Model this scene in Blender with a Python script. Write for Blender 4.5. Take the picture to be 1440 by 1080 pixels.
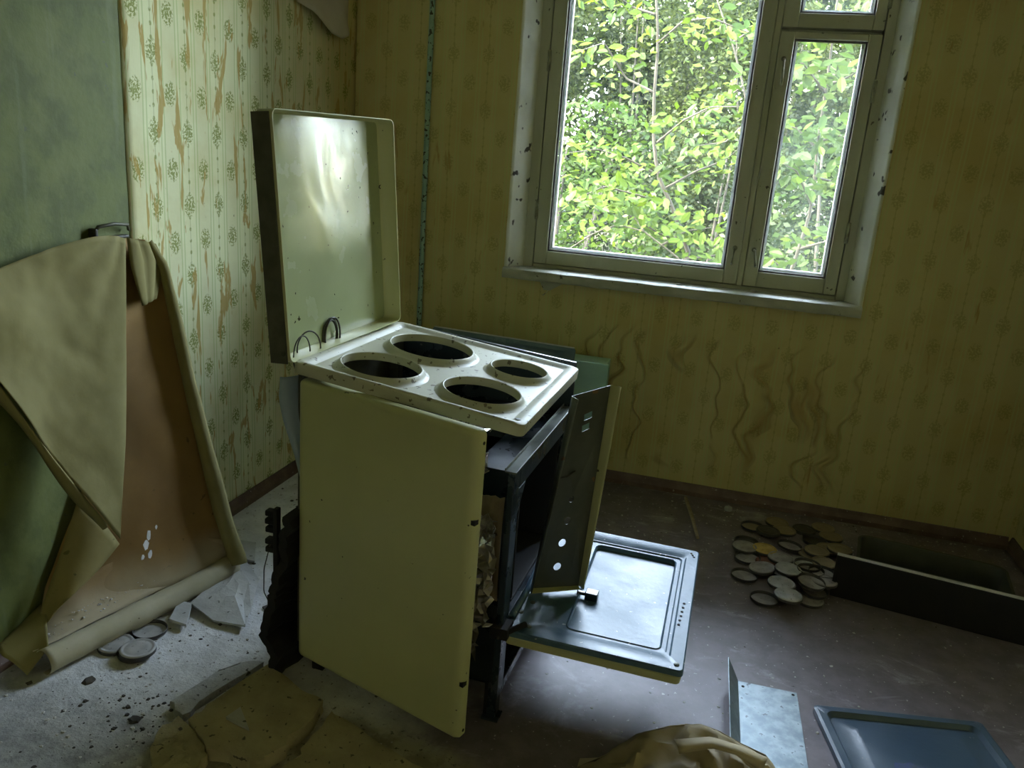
import bpy, bmesh, math, random
import numpy as np
from mathutils import Vector, Matrix, Euler, noise as mnoise
from mathutils.geometry import delaunay_2d_cdt

random.seed(7); rng = np.random.default_rng(7)
for o in list(bpy.data.objects): bpy.data.objects.remove(o)
scene = bpy.context.scene
COL = scene.collection
R = math.radians

# ------------------------------------------------------------------ camera
CAM = Vector((1.49076, -3.05655, 1.23))
CR = Matrix(((0.9616814, -0.1417093, 0.2347069), (0.2636353, 0.2429468, -0.9335274), (0.0752683, 0.9596329, 0.2709970)))
FPX = 1132.348
cam_d = bpy.data.cameras.new('camera'); cam = bpy.data.objects.new('camera', cam_d); COL.objects.link(cam)
cam_d.sensor_width = 36; cam_d.sensor_fit = 'HORIZONTAL'; cam_d.lens = FPX/1440*36
cam_d.clip_start = .05; cam_d.clip_end = 200
cam.matrix_world = Matrix.Translation(CAM) @ CR.to_4x4()
scene.camera = cam

# ------------------------------------------------------------------ light
EXPOSURE = 1.45
SKY = 4.5
SUN = 14.0
vs = scene.view_settings
scene.display_settings.display_device = 'sRGB'
vs.view_transform = 'Standard'; vs.look = 'None'; vs.gamma = 1; vs.use_curve_mapping = False
vs.exposure = EXPOSURE
world = bpy.data.worlds.new('sky'); scene.world = world; world.use_nodes = True
wn = world.node_tree; wn.nodes.clear()
bg = wn.nodes.new('ShaderNodeBackground'); wo = wn.nodes.new('ShaderNodeOutputWorld')
sk = wn.nodes.new('ShaderNodeTexSky'); sk.sky_type = 'NISHITA'; sk.sun_disc = False
sk.sun_elevation = R(48); sk.sun_rotation = R(250); sk.air_density = 1.0; sk.dust_density = 1.5; sk.ozone_density = 1.0
hs = wn.nodes.new('ShaderNodeHueSaturation'); hs.inputs['Saturation'].default_value = .55
wn.links.new(sk.outputs[0], hs.inputs['Color']); wn.links.new(hs.outputs[0], bg.inputs[0]); bg.inputs[1].default_value = SKY
wn.links.new(bg.outputs[0], wo.inputs[0])
sd = bpy.data.lights.new('sun', 'SUN'); sd.energy = SUN; sd.angle = R(.6); sd.color = (1, .93, .78)
so = bpy.data.objects.new('sun', sd); COL.objects.link(so); so.rotation_euler = (R(42), 0, R(-68)); so.location = (-5, -2, 9)
# sampling portal in the window opening (emits nothing itself)
pd = bpy.data.lights.new('window_portal', 'AREA'); pd.shape = 'RECTANGLE'; pd.size = 1.3; pd.size_y = 1.42
pd.cycles.is_portal = True
po = bpy.data.objects.new('window_portal', pd); COL.objects.link(po); po.location = (1.313, .42, 1.51); po.rotation_euler = (R(-90), 0, 0)

p2 = bpy.data.lights.new('fill_hall_portal', 'AREA'); p2.shape = 'RECTANGLE'; p2.size = .58; p2.size_y = .58; p2.cycles.is_portal = True  # sampling portal for the added hall window (emits nothing itself)
p2o = bpy.data.objects.new('fill_hall_portal', p2); COL.objects.link(p2o); p2o.location = (-.15, -5.11, 1.59); p2o.rotation_euler = (0, R(-90), 0)

# ------------------------------------------------------------------ pixel helpers (photo frame 1440x1080 -> world)
def ray(x, y): return CR @ Vector(((x-720)/FPX, -(y-540)/FPX, -1))
def onz(x, y, z=0.): d = ray(x, y); return CAM + d*((z-CAM.z)/d.z)
def ony(x, y, Y=0.): d = ray(x, y); return CAM + d*((Y-CAM.y)/d.y)
def onx(x, y, X=0.): d = ray(x, y); return CAM + d*((X-CAM.x)/d.x)

# ------------------------------------------------------------------ node helpers
class NB:
    def __init__(s, name):
        s.m = bpy.data.materials.new(name); s.m.use_nodes = True; s.t = s.m.node_tree; s.t.nodes.clear()
        s.out = s.t.nodes.new('ShaderNodeOutputMaterial')
    def put(s, sock, v):
        if hasattr(v, 'is_output'): s.t.links.new(v, sock)
        elif v is not None:
            if isinstance(v, tuple) and len(v) == 3 and len(sock.default_value) == 4: v = (*v, 1)
            sock.default_value = v
    def pos(s): return s.t.nodes.new('ShaderNodeNewGeometry').outputs['Position']
    def obj(s): return s.t.nodes.new('ShaderNodeTexCoord').outputs['Object']
    def sep(s, v):
        n = s.t.nodes.new('ShaderNodeSeparateXYZ'); s.put(n.inputs[0], v); return n.outputs
    def comb(s, x=0., y=0., z=0.):
        n = s.t.nodes.new('ShaderNodeCombineXYZ')
        for i, v in enumerate((x, y, z)): s.put(n.inputs[i], v)
        return n.outputs[0]
    def mul(s, v, k):
        n = s.t.nodes.new('ShaderNodeVectorMath'); n.operation = 'MULTIPLY'; s.put(n.inputs[0], v); n.inputs[1].default_value = k; return n.outputs[0]
    def math(s, op, a, b=None, c=None):
        n = s.t.nodes.new('ShaderNodeMath'); n.operation = op
        for i, v in enumerate((a, b, c)):
            if v is not None: s.put(n.inputs[i], v)
        return n.outputs[0]
    def noise(s, vec, scale, detail=4., rough=.55, dist=0.):
        n = s.t.nodes.new('ShaderNodeTexNoise'); s.put(n.inputs['Vector'], vec)
        n.inputs['Scale'].default_value = scale; n.inputs['Detail'].default_value = detail
        n.inputs['Roughness'].default_value = rough; n.inputs['Distortion'].default_value = dist
        return n.outputs[0]
    def voro(s, vec, scale, feat='F1', out=0):
        n = s.t.nodes.new('ShaderNodeTexVoronoi'); n.feature = feat; s.put(n.inputs['Vector'], vec); n.inputs['Scale'].default_value = scale
        return n.outputs[out]
    def ss(s, v, a, b, o0=0., o1=1.):
        n = s.t.nodes.new('ShaderNodeMapRange'); n.interpolation_type = 'SMOOTHSTEP'; n.clamp = True
        s.put(n.inputs[0], v); n.inputs[1].default_value = a; n.inputs[2].default_value = b
        n.inputs[3].default_value = o0; n.inputs[4].default_value = o1
        return n.outputs[0]
    def mix(s, f, a, b):
        n = s.t.nodes.new('ShaderNodeMix'); n.data_type = 'RGBA'
        s.put(n.inputs[0], f); s.put(n.inputs[6], a); s.put(n.inputs[7], b); return n.outputs[2]
    def bump(s, h, strength=.3, dist=.01, normal=None):
        n = s.t.nodes.new('ShaderNodeBump'); n.inputs['Strength'].default_value = strength; n.inputs['Distance'].default_value = dist
        s.put(n.inputs['Height'], h)
        if normal is not None: s.put(n.inputs['Normal'], normal)
        return n.outputs[0]
    def bsdf(s, col, rough=.6, metal=0., normal=None, spec=None, coat=None):
        n = s.t.nodes.new('ShaderNodeBsdfPrincipled')
        s.put(n.inputs['Base Color'], col); s.put(n.inputs['Roughness'], rough); s.put(n.inputs['Metallic'], metal)
        if normal is not None: s.put(n.inputs['Normal'], normal)
        if spec is not None: s.put(n.inputs['Specular IOR Level'], spec)
        if coat: n.inputs['Coat Weight'].default_value = coat; n.inputs['Coat Roughness'].default_value = .1
        s.t.links.new(n.outputs[0], s.out.inputs[0]); return n

def dirty(name, c1, c2, rough=.5, scale=6., speck=None, sp_scale=90., sp_th=.68, metal=0., bump=.1, bscale=60., r2=None, stretch=(1, 1, 1), bdist=.004):
    """two-tone weathered surface with optional specks"""
    b = NB(name); v = b.mul(b.obj(), stretch)
    f = b.ss(b.noise(v, scale, 6, .6), .35, .68)
    col = b.mix(f, c1, c2)
    if speck:
        k = b.ss(b.noise(b.obj(), sp_scale, 2, .5), sp_th, sp_th+.05)
        col = b.mix(k, col, speck)
    rg = b.math('ADD', rough, b.math('MULTIPLY', f, (r2-rough) if r2 is not None else .08))
    b.bsdf(col, rg, metal, b.bump(b.noise(b.obj(), bscale, 4), bump, bdist))
    return b.m

# ------------------------------------------------------------------ mesh helpers
class MB:
    def __init__(s): s.v = []; s.f = []
    def add(s, vs_, fs):
        k = len(s.v); s.v += [tuple(p) for p in vs_]; s.f += [tuple(i+k for i in q) for q in fs]; return s
    def box(s, x0, y0, z0, x1, y1, z1):
        return s.add([(x0, y0, z0), (x1, y0, z0), (x1, y1, z0), (x0, y1, z0), (x0, y0, z1), (x1, y0, z1), (x1, y1, z1), (x0, y1, z1)],
                     [(0, 3, 2, 1), (4, 5, 6, 7), (0, 1, 5, 4), (1, 2, 6, 5), (2, 3, 7, 6), (3, 0, 4, 7)])
    def prism(s, poly, z0, z1):
        n = len(poly)
        return s.add([(x, y, z0) for x, y in poly]+[(x, y, z1) for x, y in poly],
                     [tuple(range(n-1, -1, -1)), tuple(range(n, 2*n))]+[(i, (i+1) % n, n+(i+1) % n, n+i) for i in range(n)])
    def tube(s, path, r, n=8, closed=False):
        P = [Vector(p) for p in path]; m = len(P); rs = r if isinstance(r, (list, tuple)) else [r]*m
        up = Vector((0.13, .27, .95)); vs_ = []
        for i, p in enumerate(P):
            a = P[(i-1) % m] if (closed or i > 0) else p; b = P[(i+1) % m] if (closed or i < m-1) else p
            t = (b-a).normalized(); e = t.cross(up)
            if e.length < 1e-3: e = t.cross(Vector((1, 0, 0)))
            e.normalize(); g = t.cross(e)
            vs_ += [p+(e*math.cos(k*2*math.pi/n)+g*math.sin(k*2*math.pi/n))*rs[i] for k in range(n)]
        fs = []
        for i in range(m if closed else m-1):
            j = (i+1) % m
            fs += [(i*n+k, j*n+k, j*n+(k+1) % n, i*n+(k+1) % n) for k in range(n)]
        if not closed: fs += [tuple(range(n)), tuple(range((m-1)*n+n-1, (m-1)*n-1, -1))]
        return s.add(vs_, fs)
    def lathe(s, prof, n=28, c=(0, 0, 0), cap=True):
        vs_ = []; fs = []
        for r, z in prof: vs_ += [(c[0]+r*math.cos(k*2*math.pi/n), c[1]+r*math.sin(k*2*math.pi/n), c[2]+z) for k in range(n)]
        for i in range(len(prof)-1): fs += [(i*n+k, i*n+(k+1) % n, (i+1)*n+(k+1) % n, (i+1)*n+k) for k in range(n)]
        if cap: fs += [tuple(range(n-1, -1, -1)), tuple(range((len(prof)-1)*n, len(prof)*n))]
        return s.add(vs_, fs)
    def grid(s, fn, nu, nv):
        vs_ = [fn(i/nu, j/nv) for j in range(nv+1) for i in range(nu+1)]
        return s.add(vs_, [(j*(nu+1)+i, j*(nu+1)+i+1, (j+1)*(nu+1)+i+1, (j+1)*(nu+1)+i) for j in range(nv) for i in range(nu)])
    def rr(s, loops, caps=(True, True), seg=5):
        """loft of rounded rectangles (x0,y0,x1,y1,r,z)"""
        vs_ = []; fs = []; n = None
        for (x0, y0, x1, y1, r, z) in loops:
            q = rrloop(x0, y0, x1, y1, r, seg); n = len(q); vs_ += [(x, y, z) for x, y in q]
        for i in range(len(loops)-1): fs += [(i*n+k, i*n+(k+1) % n, (i+1)*n+(k+1) % n, (i+1)*n+k) for k in range(n)]
        if caps[0]: fs.append(tuple(range(n-1, -1, -1)))
        if caps[1]: fs.append(tuple(range((len(loops)-1)*n, len(loops)*n)))
        return s.add(vs_, fs)
    def xf(s, fn): s.v = [tuple(fn(*p)) for p in s.v]; return s
    def mesh(s, name, mat=None, smooth=False):
        me = bpy.data.meshes.new(name); me.from_pydata(s.v, [], s.f); me.update()
        if mat: me.materials.append(mat)
        if smooth:
            for p in me.polygons: p.use_smooth = True
        return me
    def build(s, name, mat, parent=None, loc=(0, 0, 0), rot=(0, 0, 0), smooth=False, bevel=0, solid=0, auto=None, fix=True, sub=0):
        me = s.mesh(name, mat, smooth or auto is not None)
        if fix:
            bm = bmesh.new(); bm.from_mesh(me); bmesh.ops.recalc_face_normals(bm, faces=bm.faces); bm.to_mesh(me); bm.free()
        if auto is not None: me.set_sharp_from_angle(angle=R(auto))
        o = bpy.data.objects.new(name, me); COL.objects.link(o); o.location = loc; o.rotation_euler = rot
        if parent: o.parent = parent
        if solid: md = o.modifiers.new('thick', 'SOLIDIFY'); md.thickness = solid; md.offset = 0
        if sub: md = o.modifiers.new('sub', 'SUBSURF'); md.levels = sub; md.render_levels = sub
        if bevel: md = o.modifiers.new('bevel', 'BEVEL'); md.width = bevel; md.segments = 2; md.limit_method = 'ANGLE'
        return o

def rrloop(x0, y0, x1, y1, r, seg=5):
    q = []
    for cx, cy, a0 in ((x1-r, y1-r, 0), (x0+r, y1-r, 90), (x0+r, y0+r, 180), (x1-r, y0+r, 270)):
        for k in range(seg+1):
            a = R(a0+90*k/seg); q.append((cx+r*math.cos(a), cy+r*math.sin(a)))
    return q
def plate_holes(outer, holes, interior=()):
    """2D triangulated plate with polygon holes -> verts, faces"""
    V = [Vector(p) for p in outer]; E = [(i, (i+1) % len(outer)) for i in range(len(outer))]
    for h in holes:
        k = len(V); V += [Vector(p) for p in h]; E += [(k+i, k+(i+1) % len(h)) for i in range(len(h))]
    V += [Vector(p) for p in interior]
    vv, _, ff, *_ = delaunay_2d_cdt(V, E, [], 0, 1e-6)
    def inside(p, poly):
        c = False; n = len(poly)
        for i in range(n):
            a, b = poly[i], poly[i-1]
            if (a[1] > p.y) != (b[1] > p.y) and p.x < (b[0]-a[0])*(p.y-a[1])/(b[1]-a[1])+a[0]: c = not c
        return c
    out = []
    for t in ff:
        cc = sum((vv[i] for i in t), Vector((0, 0)))/len(t)
        if inside(cc, outer) and not any(inside(cc, h) for h in holes): out.append(tuple(t))
    return [tuple(v) for v in vv], out
def circ(cx, cy, r, n=28): return [(cx+r*math.cos(k*2*math.pi/n), cy+r*math.sin(k*2*math.pi/n)) for k in range(n)]
def fbm(x, y, z=0., o=3): return mnoise.fractal(Vector((x, y, z)), 1., 2., o)
def resample(P, n):
    P = [Vector(p) for p in P]; L = [0]
    for a, b in zip(P, P[1:]): L.append(L[-1]+(b-a).length)
    out = []
    for k in range(n+1):
        t = L[-1]*k/n; i = 0
        while i < len(P)-2 and L[i+1] < t: i += 1
        out.append(P[i].lerp(P[i+1], (t-L[i])/max(1e-9, L[i+1]-L[i])))
    return out
def loft(A, B, nu, nv, disp=None):
    """surface between polylines A (u=0) and B (u=1)"""
    A = resample(A, nv); B = resample(B, nv); m = MB()
    def fn(u, v):
        j = min(nv, round(v*nv)); p = A[j].lerp(B[j], u)
        return p+disp(u, v, p) if disp else p
    return m.grid(fn, nu, nv)
def tag(o, label=None, cat=None, group=None, kind=None):
    for k, v in (('label', label), ('category', cat), ('group', group), ('kind', kind)):
        if v: o[k] = v
    return o
def empty(name, loc, label=None, cat=None, group=None, kind=None):
    o = bpy.data.objects.new(name, None); o.empty_display_size = .05; COL.objects.link(o); o.location = loc
    return tag(o, label, cat, group, kind)

# ------------------------------------------------------------------ materials
def wallpaper(name, axis, u0, v0, base, alt, ink, line, drip, drip_th, tint=None, wrinkle=False, kp=1., corner=True):
    b = NB(name); P = b.obj(); x, y, z = b.sep(P)
    u = y if axis == 'y' else x
    wob = b.math('MULTIPLY', b.math('SUBTRACT', b.noise(P, 3., 2), .5), .012)
    u = b.math('ADD', u, wob); PX, PZ = .1355, .197
    def cell(val, off, per):   # wrapped distance in metres
        q = b.math('DIVIDE', b.math('SUBTRACT', val, off), per)
        return b.math('MULTIPLY', b.math('SUBTRACT', q, b.math('ROUND', q)), per)
    duA = cell(u, u0, PX); duB = cell(u, u0+PX/2, PX)
    uv = b.comb(u, 0., z)
    ragged = b.noise(uv, 150., 2, .5, .4)
    def bouquet(du, dv):
        d = b.math('SQRT', b.math('ADD', b.math('POWER', b.math('DIVIDE', du, .022), 2.), b.math('POWER', b.math('DIVIDE', dv, .030), 2.)))
        e = b.math('ADD', ragged, b.math('MULTIPLY', b.math('SUBTRACT', 1., d), .10))
        return b.math('MULTIPLY', b.ss(e, .50, .545), b.ss(d, 1.2, .9))
    bq = b.math('MAXIMUM', bouquet(duA, cell(z, v0, PZ)), bouquet(duB, cell(z, v0+PZ/2, PZ)))
    dd = b.math('SQRT', b.math('ADD', b.math('POWER', b.math('DIVIDE', duB, .0045), 2.), b.math('POWER', b.math('DIVIDE', cell(z, v0, PZ/6), .0065), 2.)))
    dots = b.math('MULTIPLY', b.ss(dd, 1.2, .7), b.ss(b.noise(uv, 90., 1), .3, .5))
    thread = b.math('MULTIPLY', b.ss(b.math('ABSOLUTE', duB), .0018, .0008), .45)
    dS = b.math('ABSOLUTE', cell(u, u0+PX/4, PX/2))
    ln = b.math('MULTIPLY', b.ss(b.math('ABSOLUTE', b.math('SUBTRACT', dS, .0065)), .0032, .0012), .55)
    fine = b.math('MULTIPLY', b.ss(b.math('ABSOLUTE', cell(u, u0, PX/22)), .0012, .0004), .12)
    band = b.ss(b.math('ABSOLUTE', duA), .033, .027)
    col = b.mix(b.math('MULTIPLY', band, .6), base, alt)
    blot = b.ss(b.noise(P, 2.6, 5, .6), .42, .68)
    if tint: col = b.mix(b.math('MULTIPLY', blot, .75), col, tint)
    if axis == 'y' and corner: col = b.mix(b.math('MULTIPLY', b.ss(b.math('ADD', y, b.math('MULTIPLY', b.math('SUBTRACT', b.noise(P, 2., 4), .5), .5)), -.75, -.15), .8), col, (.52, .40, .15))
    col = b.mix(fine, col, line); col = b.mix(ln, col, line)
    col = b.mix(b.math('MAXIMUM', b.math('MULTIPLY', bq, .8*kp), b.math('MAXIMUM', b.math('MULTIPLY', dots, .75*kp), thread)), col, ink)
    # brown runs of damp
    dv = b.comb(b.math('MULTIPLY', u, 24.), 0., b.math('MULTIPLY', z, 4.5))
    dn = b.noise(dv, 1., 4, .6, .5)
    dr = b.ss(dn, drip_th, drip_th+(.035 if axis == 'y' else .09))
    col = b.mix(b.math('MULTIPLY', dr, .85), col, drip)
    # spots of mould
    sp = b.ss(b.noise(P, 55., 3, .6), .72, .76)
    col = b.mix(b.math('MULTIPLY', sp, .7), col, (.05, .05, .02))
    h = b.math('MULTIPLY', b.noise(P, 7., 4), .6)
    if wrinkle:
        w = b.comb(b.math('ADD', b.math('MULTIPLY', u, 1.), b.math('MULTIPLY', b.math('SUBTRACT', b.noise(b.comb(b.math('MULTIPLY', u, 1.6), 0., b.math('MULTIPLY', z, 3.)), 2.2, 1), .5), .22)), 0., b.math('MULTIPLY', z, .14))
        r1 = b.math('ABSOLUTE', b.math('SUBTRACT', b.noise(w, 9., 1, .4), .5))
        mk = b.math('MULTIPLY', b.math('MULTIPLY', b.ss(u, .85, 1.1), b.ss(u, 2.15, 1.8)), b.math('MULTIPLY', b.ss(z, .66, .5), b.ss(z, .08, .2)))
        mk = b.math('MULTIPLY', mk, b.ss(b.noise(uv, 5., 2), .30, .46))
        rid = b.math('MULTIPLY', b.ss(r1, .055, .0), mk)
        h = b.math('ADD', h, b.math('MULTIPLY', rid, 5.))
        col = b.mix(b.math('MULTIPLY', b.math('MULTIPLY', b.ss(r1, .035, .0), mk), .6), col, drip)
    b.bsdf(col, .75, 0., b.bump(h, .5, .012), spec=.2)
    return b.m

M = {}
M['paper_left'] = wallpaper('wallpaper_left', 'y', -1.241, 1.322, (.74, .77, .50), (.69, .70, .45), (.19, .235, .03), (.38, .48, .18), (.42, .29, .07), .575, (.60, .55, .27))
M['paper_back'] = wallpaper('wallpaper_back', 'x', .06, 1.29, (.60, .53, .245), (.56, .49, .215), (.30, .28, .07), (.54, .58, .25), (.42, .28, .085), .635, (.52, .41, .14), True, .6)
M['paper_right'] = wallpaper('wallpaper_right', 'y', .06, 1.29, (.60, .53, .245), (.56, .49, .215), (.30, .28, .07), (.56, .58, .25), (.42, .27, .08), .64, (.50, .40, .135), False, .55, False)
def plaster():
    b = NB('green_plaster'); P = b.obj()
    f = b.ss(b.noise(P, 2.2, 6, .62), .36, .66); g = b.ss(b.noise(P, 9., 5, .6), .4, .65)
    c = b.mix(f, (.115, .15, .028), (.155, .18, .05)); c = b.mix(b.math('MULTIPLY', g, .7), c, (.075, .10, .025))
    c = b.mix(b.ss(b.noise(P, 40., 3), .68, .74), c, (.10, .12, .06))
    st = b.ss(b.noise(b.mul(P, (1, 14, 1.2)), 1.6, 3), .55, .7)
    c = b.mix(b.math('MULTIPLY', st, .3), c, (.20, .235, .12))
    b.bsdf(c, .7, 0., b.bump(b.noise(P, 24., 6), .35, .006)); return b.m
M['plaster'] = plaster()
M['ceiling'] = dirty('ceiling_whitewash', (.80, .77, .62), (.72, .68, .5), .85, 2.5)
def floor_mat():
    b = NB('floor_paint_and_dust'); P = b.obj(); x, y, z = b.sep(P)
    n1 = b.noise(P, 3.2, 6, .65); n2 = b.noise(P, 14., 6, .65); n3 = b.noise(P, 70., 4, .6)
    paint = b.mix(b.ss(n2, .35, .65), (.15, .125, .135), (.205, .175, .19))
    paint = b.mix(b.math('MULTIPLY', b.ss(b.noise(b.mul(P, (2.2, 3.4, 1)), 1.7, 7, .72, 1.2), .54, .70), .6), paint, (.46, .45, .47))
    paint = b.mix(b.ss(n3, .66, .70), paint, (.6, .58, .56))
    paint = b.mix(b.ss(b.noise(P, 34., 3), .72, .75), paint, (.03, .025, .02))
    dust = b.mix(b.ss(n2, .3, .7), (.58, .59, .58), (.76, .77, .77))
    dust = b.mix(b.math('MULTIPLY', b.ss(n1, .5, .68), .38), dust, (.24, .24, .23))
    dust = b.mix(b.ss(n3, .62, .70), dust, (.12, .115, .10)); dust = b.mix(b.ss(b.noise(P, 120., 2), .66, .7), dust, (.75, .75, .72))
    lowz = b.ss(b.math('ADD', y, b.math('MULTIPLY', b.math('SUBTRACT', n1, .5), .6)), -1.66, -1.92)
    dust = b.mix(b.math('MULTIPLY', lowz, .75), dust, b.mix(b.ss(n2, .35, .6), (.16, .16, .15), (.34, .34, .32)))
    edge = b.math('ADD', x, b.math('MULTIPLY', b.math('SUBTRACT', n1, .5), .7))
    edge = b.math('ADD', edge, b.math('MULTIPLY', y, .06))
    k = b.ss(edge, .98, .72)
    grit = b.mix(b.ss(n2, .4, .62), (.24, .22, .15), (.40, .37, .26)); grit = b.mix(b.ss(n3, .58, .66), grit, (.06, .055, .04))
    kg = b.math('MULTIPLY', b.ss(b.math('ADD', y, b.math('MULTIPLY', b.math('SUBTRACT', n1, .5), .5)), -1.62, -1.74), b.ss(x, .38, .6))
    kg = b.math('MULTIPLY', kg, b.ss(b.math('ADD', x, b.math('MULTIPLY', n1, .2)), 1.36, 1.15))
    col = b.mix(k, paint, dust); col = b.mix(kg, col, grit)
    kk = b.math('MAXIMUM', k, kg)
    h = b.math('ADD', b.math('MULTIPLY', n2, b.math('ADD', .15, kk)), b.math('MULTIPLY', n3, b.math('MULTIPLY', kk, .6)))
    b.bsdf(col, b.math('ADD', .42, b.math('MULTIPLY', kk, .5)), 0., b.bump(h, .5, .012)); return b.m
M['floor'] = floor_mat()
M['base'] = dirty('baseboard_brown_paint', (.115, .07, .055), (.19, .13, .10), .5, 12., (.45, .42, .38), 90., .70)
M['white_chip'] = dirty('white_paint_flaking', (.74, .75, .60), (.62, .63, .47), .5, 5., (.07, .06, .035), 22., .635, bump=.5, bscale=18.)
M['frame'] = dirty('old_window_paint', (.44, .46, .33), (.52, .53, .41), .45, 7., (.09, .08, .05), 45., .72, bump=.2, bscale=35., stretch=(1, 1, .3))
M['sill'] = dirty('window_sill_paint', (.46, .47, .36), (.36, .37, .27), .5, 9., (.10, .09, .05), 50., .69, bump=.3, bscale=30.)
M['putty'] = dirty('dark_glazing_putty', (.07, .06, .06), (.16, .14, .14), .7, 30.)
M['bead'] = dirty('pale_glazing_bead', (.62, .62, .62), (.5, .5, .5), .5, 30.)
M['iron'] = dirty('painted_iron', (.40, .42, .30), (.2, .2, .14), .45, 30.)
def glass(name, haze):
    b = NB(name); P = b.obj()
    tr = b.t.nodes.new('ShaderNodeBsdfTransparent'); tr.inputs[0].default_value = (.95, .97, .95, 1)
    gl = b.t.nodes.new('ShaderNodeBsdfGlossy'); gl.inputs['Roughness'].default_value = .02
    df = b.t.nodes.new('ShaderNodeBsdfTranslucent'); df.inputs[0].default_value = (.75, .85, .78, 1)
    fr = b.t.nodes.new('ShaderNodeFresnel'); fr.inputs[0].default_value = 1.35
    m1 = b.t.nodes.new('ShaderNodeMixShader'); m2 = b.t.nodes.new('ShaderNodeMixShader')
    hz = b.ss(b.noise(P, 7., 5), .3, .75, haze*.5, haze*1.4)
    b.put(m1.inputs[0], hz); b.t.links.new(tr.outputs[0], m1.inputs[1]); b.t.links.new(df.outputs[0], m1.inputs[2])
    b.t.links.new(fr.outputs[0], m2.inputs[0]); b.t.links.new(m1.outputs[0], m2.inputs[1]); b.t.links.new(gl.outputs[0], m2.inputs[2])
    b.t.links.new(m2.outputs[0], b.out.inputs[0]); return b.m
M['glass'] = glass('clear_pane', .004); M['glass_dirty'] = glass('dusty_pane', .014)
M['pipe'] = dirty('turquoise_crusty_paint', (.25, .42, .34), (.34, .50, .42), .6, 20., (.05, .06, .035), 60., .58, bump=.6, bscale=70.)
def enamel(name, c1, c2, rough, wave=0., speck=(.05, .045, .02), sth=.72):
    b = NB(name); P = b.obj()
    c = b.mix(b.ss(b.noise(P, 4., 5), .35, .7), c1, c2)
    k = b.ss(b.noise(P, 60., 2), sth, sth+.03); c = b.mix(k, c, speck)
    r = b.ss(b.noise(P, 11., 5), .3, .75, rough, rough+.18)
    h = b.math('ADD', b.math('MULTIPLY', b.noise(P, 3.2, 1, .4, .6), wave), b.math('MULTIPLY', b.noise(P, 90., 3), .004))
    b.bsdf(c, r, 0., b.bump(h, 1., .05 if wave else .02), coat=.3 if rough < .3 else None); return b.m
M['cream'] = enamel('cream_enamel', (.50, .51, .265), (.455, .465, .23), .32)
M['cream_gloss'] = enamel('cream_enamel_lid', (.40, .45, .25), (.36, .41, .22), .12, .3)
M['hob'] = enamel('hob_enamel_dusty', (.47, .47, .34), (.39, .39, .27), .42, speck=(.14, .12, .07), sth=.64)
M['dark_edge'] = dirty('dark_unpainted_steel', (.07, .07, .05), (.11, .11, .08), .5, 20., metal=.3)
M['navy'] = dirty('dark_blue_enamel', (.012, .02, .026), (.022, .034, .044), .22, 8., (.18, .17, .15), 80., .70, r2=.4)
M['black'] = dirty('soot_black', (.006, .006, .006), (.014, .013, .012), .8, 12.)
M['blue_enamel'] = dirty('grey_blue_enamel', (.05, .105, .15), (.09, .16, .22), .34, 9., (.55, .6, .62), 75., .70, r2=.45, bump=.15)
M['blue_dust'] = dirty('grey_blue_enamel_dusty', (.22, .325, .41), (.31, .42, .50), .4, 14., (.05, .05, .05), 85., .69, r2=.6)
M['tray_blue'] = dirty('slate_blue_enamel', (.045, .08, .125), (.07, .115, .165), .3, 6., (.2, .2, .2), 80., .73, r2=.45)
M['grey_green'] = dirty('grey_green_back_enamel', (.055, .06, .045), (.085, .09, .07), .5, 8., (.2, .1, .04), 25., .71, metal=.2)
M['rail'] = dirty('grey_rail_steel', (.09, .10, .075), (.17, .185, .15), .4, 18., (.15, .09, .05), 50., .66, metal=.4)
M['foil'] = dirty('crumpled_foil', (.62, .60, .55), (.42, .38, .30), .25, 18., metal=.85)
M['card'] = dirty('brown_cardboard', (.22, .16, .09), (.30, .23, .13), .85, 9., (.08, .06, .03), 40., .68)
M['galv'] = dirty('galvanised_spangle', (.22, .28, .31), (.40, .47, .50), .42, 28., (.15, .17, .18), 55., .66, metal=.55, r2=.5)
M['kraft'] = dirty('aged_paper_light', (.27, .24, .09), (.21, .185, .06), .8, 4., (.2, .15, .06), 60., .74, bump=.2, bscale=22.)
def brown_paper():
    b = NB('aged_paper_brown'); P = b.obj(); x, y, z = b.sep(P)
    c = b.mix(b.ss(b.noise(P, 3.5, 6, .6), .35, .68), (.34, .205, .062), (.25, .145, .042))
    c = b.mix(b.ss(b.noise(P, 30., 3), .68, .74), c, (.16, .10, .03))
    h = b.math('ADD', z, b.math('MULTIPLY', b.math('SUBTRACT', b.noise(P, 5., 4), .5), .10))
    c = b.mix(b.ss(h, .17, .05), c, (.48, .42, .28))        # paler towards the floor: light on the curve painted in, with plaster dust
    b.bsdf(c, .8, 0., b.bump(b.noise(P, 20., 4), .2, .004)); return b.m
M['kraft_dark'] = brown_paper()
M['kraft_mid'] = dirty('aged_paper_brown_dusty', (.40, .33, .19), (.33, .26, .14), .8, 5., (.16, .12, .05), 60., .70)
M['kraft_olive'] = dirty('aged_paper_olive', (.30, .25, .09), (.22, .19, .06), .8, 5., (.14, .13, .04), 30., .68)
M['curl'] = dirty('paper_curl_dusty', (.42, .39, .25), (.50, .47, .33), .8, 6., (.12, .10, .05), 90., .74)
M['kraft_beige'] = dirty('crumpled_beige_paper', (.42, .355, .22), (.34, .28, .165), .75, 5., bump=.15)
M['flap'] = dirty('grey_beige_paper', (.40, .34, .22), (.46, .41, .28), .85, 4., bump=.2)
M['screed'] = dirty('crumbling_screed', (.42, .37, .22), (.31, .27, .155), .9, 7., (.10, .09, .06), 60., .66, bump=.8, bscale=40., bdist=.008)
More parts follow.
